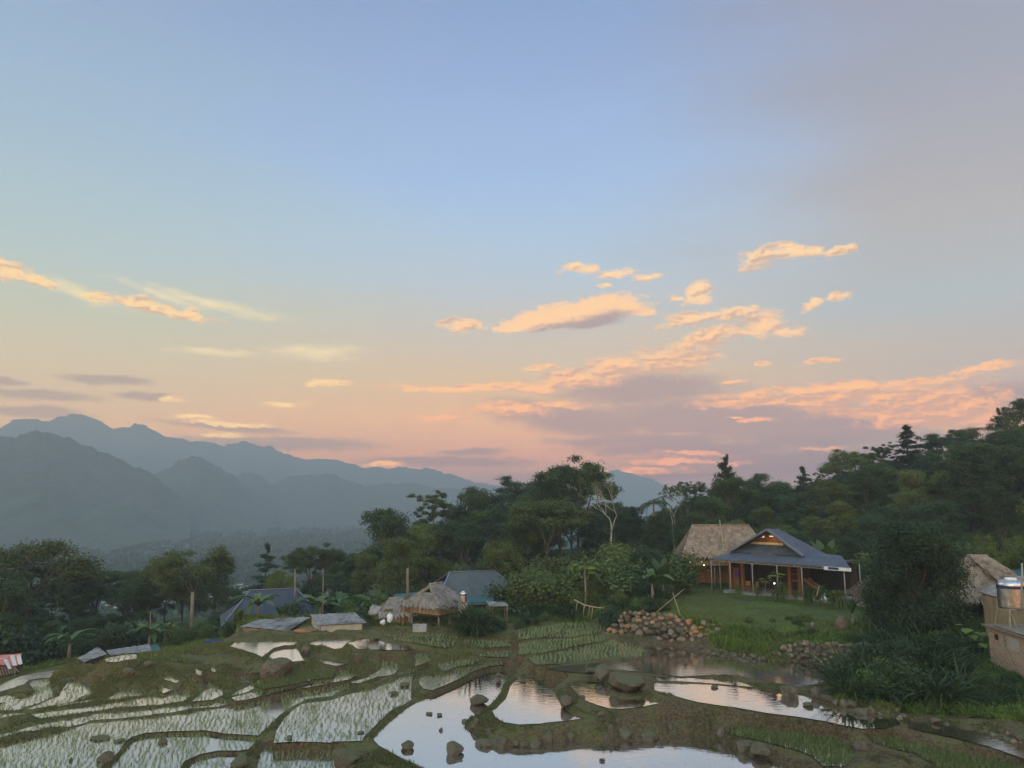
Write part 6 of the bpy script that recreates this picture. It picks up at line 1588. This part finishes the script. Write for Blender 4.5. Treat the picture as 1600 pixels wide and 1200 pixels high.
def stone_wall(name, label, top, bot, rb, rt, n, mats, smin=.17, smax=.33, seed=1, dep=.5):
    """dry stones heaped against a bank: each stone a part"""
    g = np.random.RandomState(seed); top = np.array(top, float); bot = np.array(bot, float)
    x0, x1 = max(top[0, 0], bot[0, 0]), min(top[-1, 0], bot[-1, 0]); mid = Q((x0 + x1) / 2, np.interp((x0 + x1) / 2, bot[:, 0], bot[:, 1]), rb)
    root = empty(name, mid); tag(root, label, 'stone wall'); pts = []; t = 0
    while len(pts) < n and t < 9000:
        t += 1; px = g.uniform(x0, x1); k = g.rand(); yb, yt = np.interp(px, bot[:, 0], bot[:, 1]), np.interp(px, top[:, 0], top[:, 1])
        py = yb + (yt - yb) * k; s = g.uniform(smin, smax); sp = s * F / rb
        if all(math.hypot(px - a, py - b) > (sp + c) * .72 for a, b, c in pts): pts.append((px, py, sp))
    for px, py, sp in pts:
        yb, yt = np.interp(px, bot[:, 0], bot[:, 1]), np.interp(px, top[:, 0], top[:, 1]); k = (yb - py) / max(yb - yt, 1)
        s = sp * rb / F; b_ = hit2(px, yb); q = Q(px, py, b_.to_2d().length + (rt - rb) * k * .8) - mid
        put_rock(RK[g.randint(14)], mats[g.randint(len(mats))], q, (s * 1.12, s * .95, s * .9), g.rand() * 6, root, 'stone')
    return root
stone_wall('stone_wall', 'heap-like dry wall of rounded brown and orange stones below the garden', [(946, 992), (958, 975), (975, 958), (1000, 957), (1045, 961), (1070, 968), (1088, 976)], [(946, 994), (960, 990), (985, 990), (1010, 993), (1040, 1000), (1065, 1003), (1088, 992)], 65.3, 66.6, 70, [M_STONE, M_ROCK, M_STONE, M_ROCK, M_ORANGE], .2, .42, seed=4)
stone_wall('stone_wall', 'short run of large striped and orange stones at the right end of the dry wall', [(1080, 985), (1100, 973), (1128, 978)], [(1080, 1002), (1105, 992), (1128, 990)], 66, 67.2, 16, [M_ORANGE, M_STONE], .24, .4, 6)
stone_wall('stone_wall', 'dark retaining wall of rough stones under the right part of the grassy bank', [(1225, 1008), (1260, 1004), (1300, 1006), (1375, 1008)], [(1225, 1028), (1260, 1034), (1300, 1036), (1375, 1038)], 61.8, 62.6, 70, [M_ROCK, M_STONE], .16, .34, 8)
stone_wall('stone_wall', 'low edging of muddy stones at the waterline under the grass', [(1080, 1008), (1120, 1016), (1170, 1026), (1225, 1020)], [(1080, 1014), (1120, 1025), (1170, 1036), (1225, 1034)], 63.2, 64, 34, [M_ROCK], .14, .3, 9)
stone_wall('stone_wall', 'broken line of small stones along the creek below the tall grass', [(1340, 1106), (1400, 1116), (1500, 1128), (1600, 1150)], [(1340, 1112), (1400, 1124), (1500, 1138), (1600, 1164)], 56.5, 57.5, 40, [M_ROCK, M_STONE], .1, .24, 12)

# ------------------------------------------------------------------ garden plants told apart
def pl(key, px, ytop, ybase, r, label, name='plant', cat='plant', group=None, wide=1.0, rz=None):
    b = Q(px, ybase, r); t = Q(px, ytop, r); b.z = min(b.z, ground(b.x, b.y) + .15) if r > 0 else b.z
    return plant(key, b, max(t.z - b.z, .3), rz, name, cat, label, group, wide)
proto('dark', tree_broad(77, 10, 4.5, 42000, .02, .22, None, M_LFDD, .95, 95)); PH['dark'] = max(v.co.z for v in PROTO['dark'][1].vertices)
pl('dark', 1437, 804, 1012, 65, 'broad dark round tree standing in front of the right hillside', 'tree', 'tree', wide=.9, rz=.6)
BN = 'banana plants'
pl('ban3', 1036, 872, 925, 76, 'banana plant with two upright pale leaves left of the thatched house', 'banana_plant', 'banana plant', BN)
pl('ban2', 1020, 890, 938, 72, 'banana plant with arching leaves at the left of the garden', 'banana_plant', 'banana plant', BN)
pl('ban3', 1292, 843, 882, 90, 'banana plant behind the right end of the tin roof', 'banana_plant', 'banana plant', BN)
pl('banS', 1333, 934, 975, 66, 'young yellow-green banana plant on the right side of the lawn', 'banana_plant', 'banana plant', BN)
pl('ban1', 402, 928, 970, 79, 'banana plant with drooping leaves in front of the slate-blue roof', 'banana_plant', 'banana plant', BN, 1.2)
pl('banS', 372, 950, 982, 78, 'banana plant left of the slate-blue roofed house', 'banana_plant', 'banana plant', BN)
pl('banS', 440, 945, 966, 80, 'banana plant at the right foot of the slate-blue roof', 'banana_plant', 'banana plant', BN)
pl('ban2', 500, 940, 962, 78, 'banana plant behind the grey sheet roofed shed', 'banana_plant', 'banana plant', BN)
pl('ban1', 108, 985, 1020, 84, 'banana plant with bluish drooping leaves above the sandy strip', 'banana_plant', 'banana plant', BN, 1.0)
pl('banS', 215, 968, 1003, 86, 'banana plant behind the jagged roofs', 'banana_plant', 'banana plant', BN)
pl('banS', 262, 972, 1004, 88, 'banana plant right of the teal roof sheet', 'banana_plant', 'banana plant', BN)
pl('palm1', 720, 880, 935, 88, 'little palm rising behind the stilt hut roof', 'palm', 'palm', None)
for key, px, yt, yb, lb in [('pap1', 1197, 903, 936, 'papaya tree in front of the veranda, left of the two'), ('pap1', 1215.5, 894, 935, 'taller papaya tree in front of the veranda'), ('pap1', 914, 878, 918, 'young papaya tree alone among the bushes left of the garden'), ('pap1', 986, 900, 948, 'leafy papaya-like sapling left of the banana plants'), ('pap1', 1030, 938, 962, 'young papaya by the crossed bamboo poles'), ('pap2', 974, 912, 950, 'short sapling left of the papaya-like sapling')]:
    pl(key, px, yt, yb, 77.5 if px > 1100 else 73, lb, 'papaya_tree', 'papaya tree', 'papaya trees of the garden', 1.3)
for k, (px, yt, yb, lb) in enumerate([(1153, 912, 933, 'corn-leaved shrub at the left corner of the veranda'), (1184, 915, 934, 'low corn-leaved shrub left of the papaya trees'), (1224, 908, 935, 'tall corn-leaved shrub right of the papaya trees'), (1210, 922, 938, 'small shrub between the papaya stems'), (1243, 922, 938, 'shrub in front of the wooden shelves'), (1262, 912, 936, 'corn-leaved shrub at the foot of the stairs'), (1284, 912, 936, 'corn-leaved shrub right of the stairs'), (1300, 922, 938, 'broad yellow-green shrub left of the white bundle'), (1311, 920, 938, 'bright yellow-green shrub under the white bundle'), (1352, 920, 940, 'shrub at the right end of the row before the house')]):
    pl(['drac1', 'drac2', 'drac3'][k % 3], px, yt, yb, np.interp(px, [1110, 1330], [80.5, 73.5]), lb, 'garden_shrub', 'shrub', 'corn-leaved shrubs along the veranda', .8)
for px, yt, yb, r, lb in [(1518, 978, 1035, 60.5, 'elephant-ear plant with large upright leaves left of the brick shed'), (1532, 985, 1030, 60, 'elephant-ear plant touching the corner of the brick shed'), (1485, 1000, 1030, 62, 'elephant-ear plant in the shade of the dark tree'), (1424, 1085, 1106, 57, 'small bright elephant-ear plant by the creek')]:
    pl('taro', px, yt, yb, r, lb, 'elephant_ear_plant', 'plant', 'elephant-ear plants', 1.0)
pl('bamb', 1575, 835, 905, 84, 'arching bamboo clump above the brown thatched house', 'bamboo_clump', 'bamboo', None, 1.3)
pl('gr3', 745, 935, 978, 68, 'tall reed-like clump in front of the small steel tank', 'reed_clump', 'plant', None, .8)
pl('gr3', 733, 938, 980, 68.5, 'tall reed-like clump left of the other reeds', 'reed_clump', 'plant', None, .8)
pl('gr1', 610, 1103 - 8, 1103, 56, 'tuft of long grass on the dike in the middle', 'grass_tuft', 'grass tuft') if False else None

# ------------------------------------------------------------------ bushes and undergrowth, nothing tells these apart
HOUSES = [(o.location.x, o.location.y, rr) for o, rr in ((hs, 3), (th, 5.2), (h3, 6.3), (h4, 3.1), (h5, 2.6), (h7, 5.5), (h11, 4.2), (bs, 3.5))]
hm_ = world_of(hs, (HW / 2, DEP / 2, 0)); HOUSES += [(hm_.x, hm_.y, 8.0)] + [(world_of(hs, (HW * f_, 4, 0)).x, world_of(hs, (HW * f_, 4, 0)).y, 5.0) for f_ in (.15, .85)]
for o in COL.objects:
    if o.parent is None and o.name.split('.')[0] in ('shed', 'shack', 'lean_to', 'hut', 'thatched_hut'): HOUSES.append((o.location.x, o.location.y, 3.2))
def near_house(px, r, g):
    return any((g.x - a) ** 2 + (g.y - b) ** 2 < c * c for a, b, c in HOUSES)
def in_water(px, r, g, m=.5):
    return kd.find((g.x, g.y, 0))[2] < m or paddy_at(g.x, g.y) >= 0
bad = lambda px, r, g: near_house(px, r, g) or (r < 80 and in_water(px, r, g)) or (1030 < px < 1150 and r < 92) or (580 < px < 716 and r < 80) or (685 < px < 788 and 72 < r < 92) or (px < 600 and r / math.sqrt(1 + ((px - 800) / F) ** 2) < 76)
n2 = 0
BK = ['bush0', 'bush1', 'bush2', 'bushL', 'bushD', 'bush0', 'brd2', 'brd4']
n2 += scatter(60, 730, 1075, 76, 98, ['bush0', 'bush1', 'bush2', 'bushL', 'bushD', 'brd4', 'brd1'], (2.2, 5.2), 'leafy bush in the thicket left of the thatched house', 'bushes of the middle thicket', 2.3, name='bush', cat='bush', avoid=bad)
n2 += scatter(74, -30, 600, 76, 106, ['bush0', 'bush1', 'bush2', 'bushL', 'bushD', 'brd1', 'ban1'], (2.0, 4.6), 'leafy bush at the foot of the tree belt behind the left terraces', 'bushes below the left tree belt', 2.5, cap=([-60, 90, 110, 360, 390, 600], [925, 945, 965, 968, 940, 920]), name='bush', cat='bush', avoid=bad)
n2 += scatter(26, 560, 790, 76, 92, ['bush0', 'bush1', 'bushL', 'bushD'], (1.6, 3.4), 'leafy bush between and behind the thatched huts', 'bushes round the huts', 2.2, name='bush', cat='bush', avoid=bad)
n2 += scatter(34, 690, 960, 67, 78, ['bush0', 'bush1', 'bush2', 'bush3', 'gr2'], (.9, 2.1), 'leafy low bush on the slope above the upper rice terraces', 'low bushes above the rice', 1.8, name='bush', cat='bush', avoid=bad)
n2 += scatter(44, 960, 1125, 67.5, 80, ['bush0', 'bush3', 'bush1', 'gr2'], (.6, 1.7), 'leafy weedy bush in the overgrown garden left of the veranda', 'weeds of the garden', 1.3, name='bush', cat='bush', avoid=bad)
n2 += scatter(40, 1330, 1620, 70, 96, ['bush0', 'bush1', 'bush3', 'bushL', 'bushD', 'brd4'], (1.5, 4.0), 'leafy bush behind or beside the dark tree and the right hand huts', 'bushes round the dark tree', 2.0, name='bush', cat='bush', avoid=bad)
n2 += scatter(24, 1060, 1340, 93, 104, ['brd1', 'bushD', 'brd4', 'brd3'], (3, 6), 'leafy bush right behind the two houses on the lawn', 'bushes behind the houses', 2.5, name='bush', cat='bush', avoid=bad)
n2 += scatter(12, 1140, 1320, 62, 66, ['bush3', 'bush0'], (.4, .8), 'low clump of weeds on the rim of the grassy bank', 'weeds on the bank', 1.1, name='weed_clump', cat='weeds', avoid=bad)
# tall grass on the right bank
occ2 = []; n3 = 0; t = 0
while n3 < 110 and t < 6000:
    t += 1; px = random.uniform(1316, 1640); py = random.uniform(1005, 1125)
    if py > np.interp(px, [1316, 1400, 1500, 1600, 1640], [1100, 1108, 1116, 1134, 1140]) or (px > 1515 and py < 1082) or (px < 1350 and py < 1050): continue
    z_ = np.interp(py, [1000, 1120], [19.9, 18.5]); g_ = P(px, py, z_); g_.z = ground(g_.x, g_.y)
    if in_water(px, 0, g_, .15) or any((g_.x - a.x) ** 2 + (g_.y - a.y) ** 2 < .45 for a in occ2): continue
    occ2.append(g_); kk_ = random.choice(['gr1', 'gr2', 'gr3', 'gr1', 'bush0', 'bush1']); plant(kk_, g_, random.uniform(.8, 2.1) if px < 1500 else random.uniform(.5, 1.0), None, 'tall_grass_clump', 'grass clump', ADJ[kk_] + (' clump in the grass mass left of the big dark tree trunk' if px < 1400 else ' clump in the grass mass right below the dark tree' if px < 1500 else ' clump in the grass below the brick shed'), 'tall grass on the right bank', 1.1); n3 += 1
print('forest', n_for, 'bushes', n2, 'grass clumps', n3)

# ------------------------------------------------------------------ ground cover
ii, jj = np.where((gz > 0) & (RG > 46) & (RG < 92) & dry & (PID < 0) & (np.abs(AZG) < .62))
wts = 1.0 / RG[ii, jj]; N = 190000
sel = rs.choice(len(ii), N)
gx_ = XG[ii[sel], jj[sel]] + rs.normal(0, .08, N); gy_ = YG[ii[sel], jj[sel]] + rs.normal(0, .08, N)
nn_ = fbm(gx_ * .45, gy_ * .45, 3, 61)
sc_ = np.where(ml[ii[sel], jj[sel]], .55, 1.25) * (.6 + 1.3 * np.clip(nn_ + .35, 0, 1)) * (.7 + .6 * rs.rand(N))
G_ = np.stack([gx_, gy_, H[ii[sel], jj[sel]] - .03, sc_], 1)
M_GRASS = material('green_grass', f_leaf((.080, .115, .016, 1), (.195, .255, .045, 1), objvar=0))
dry_ = fbm(gx_ * .25, gy_ * .25, 3, 71) > .03
tufts('grass', G_[dry_], 3, .2, .05, .1, material('olive_grass', f_leaf((.085, .095, .022, 1), (.20, .20, .055, 1), objvar=0)), .9, 'drier olive grass in patches of the lawn and the slopes', 19)
G_ = G_[~dry_]
tufts('grass', G_, 3, .22, .05, .1, M_GRASS, .85, 'green grass and weeds of the lawn, the bank and the slopes', 9)
sel = rs.choice(len(ii), 42000); 
gx_ = XG[ii[sel], jj[sel]]; gy_ = YG[ii[sel], jj[sel]]; k_ = (fbm(gx_ * .6, gy_ * .6, 3, 88) > .06) & ~ml[ii[sel], jj[sel]]
G2_ = np.stack([gx_, gy_, H[ii[sel], jj[sel]] + .02, .7 + .6 * rs.rand(len(sel))], 1)[k_]
tufts('weeds', G2_, 6, .34, .16, .22, material('weeds', f_leaf((.06, .09, .018, 1), (.15, .20, .04, 1), objvar=0)), .95, 'broad leaved weeds scattered on the banks', 10)

# ------------------------------------------------------------------ small things near the huts
bundle(Q(608.5, 973, 69.5), .38, (.7, .6, 1.0), M_WHITE, 'sack', 'white sack standing before the wall right of the green door', 'sack', 4)
bundle(Q(598, 976, 70), .25, (1, .8, .7), M_WHITE, 'sack', 'small white bundle on the ground left of the white sack', 'sack', 5)
bundle(Q(586, 963, 72), .55, (1.1, .9, .8), M_CONC, 'covered_heap', 'heap under a pale sheet at the left of the green door hut', 'heap', 6)
bundle(Q(478, 991, 70), .55, (1.5, .8, .5), M_ORANGE, 'heap', 'heap of orange-brown debris between the two sheds', 'heap', 7)
bundle(Q(333, 1006, 72), .5, (1.6, .9, .35), M_BLUE, 'tarpaulin', 'blue tarpaulin bundled at the left end of the far ponds', 'tarpaulin', 8)
tr_ = empty('water_trough', Q(656, 984, 66)); tag(tr_, 'pale concrete block on the ground below the stilt hut', 'block'); m = MB(); m.box((0, 0, .15), (1.1, .7, .55)); m.build('block', M_CONC, tr_)

# ------------------------------------------------------------------ far fields down in the valley
def hit(px, py):
    r = 150.0
    while r < 3000:
        q = Q(px, py, r)
        if q.z < ground(q.x, q.y): return q
        r *= 1.02
    return None
vm = MB(); g = np.random.RandomState(5)
for k in range(620):
    if k < 430: px = g.uniform(95, 345); py = g.uniform(903, 968); 
    elif k < 560: px = g.uniform(372, 470); py = g.uniform(884, 925)
    else: px = g.uniform(0, 620); py = g.uniform(880, 960)
    q = hit(px, py)
    if q is None: continue
    r = q.to_2d().length; w = g.uniform(6, 26) * r / F; d = w * g.uniform(.35, .9); rot = g.normal() * .4 + .35; n = 9
    vs_ = []
    for i in range(n):
        a = 2 * math.pi * i / n; x = w / 2 * math.cos(a) * (1 + .3 * g.normal()); y = d / 2 * math.sin(a) * (1 + .3 * g.normal())
        xx = q.x + x * math.cos(rot) - y * math.sin(rot); yy = q.y + x * math.sin(rot) + y * math.cos(rot)
        vs_.append((xx, yy, 0))
    zz = max(ground(v[0], v[1]) for v in vs_) + .25
    vm.add([(v[0], v[1], zz) for v in vs_], [tuple(range(n))])
tag(vm.build('valley_water', M_WATER2), kind='structure')
# far-off woods on the valley floor
cx_ = []; V = []; 
N = 5200
a_ = g.uniform(-.62, .2, N); r_ = np.exp(g.uniform(math.log(260), math.log(2100), N))
X_ = r_ * np.sin(a_); Y_ = r_ * np.cos(a_); keep = (fbm(X_ * .006, Y_ * .006, 3, 44) > -.02) | (r_ > 900)
X_, Y_, r_ = X_[keep], Y_[keep], r_[keep]
Z_ = gbase(np.arctan2(X_, Y_), r_)
tm = tree_bush(99, 1.0, .8, 70, .55)[1]; tv = np.array([v.co[:] for v in tm.vertices]).reshape(-1, 4, 3)
S_ = (3 + 4 * g.rand(len(X_))) * np.clip(r_ / 500, 1, 2.5)
V = (tv[None] * S_[:, None, None, None] + np.stack([X_, Y_, Z_ - .5], 1)[:, None, None, :]).reshape(-1, 3)
me = np_mesh('far_woods', V, np.arange(len(V)).reshape(-1, 4)); attr(me, 'tint', g.rand(len(V) // 4), 'FACE')
tag(link('far_woods', me, M_LFD), 'distant woods on the valley floor fading in the haze', kind='stuff')
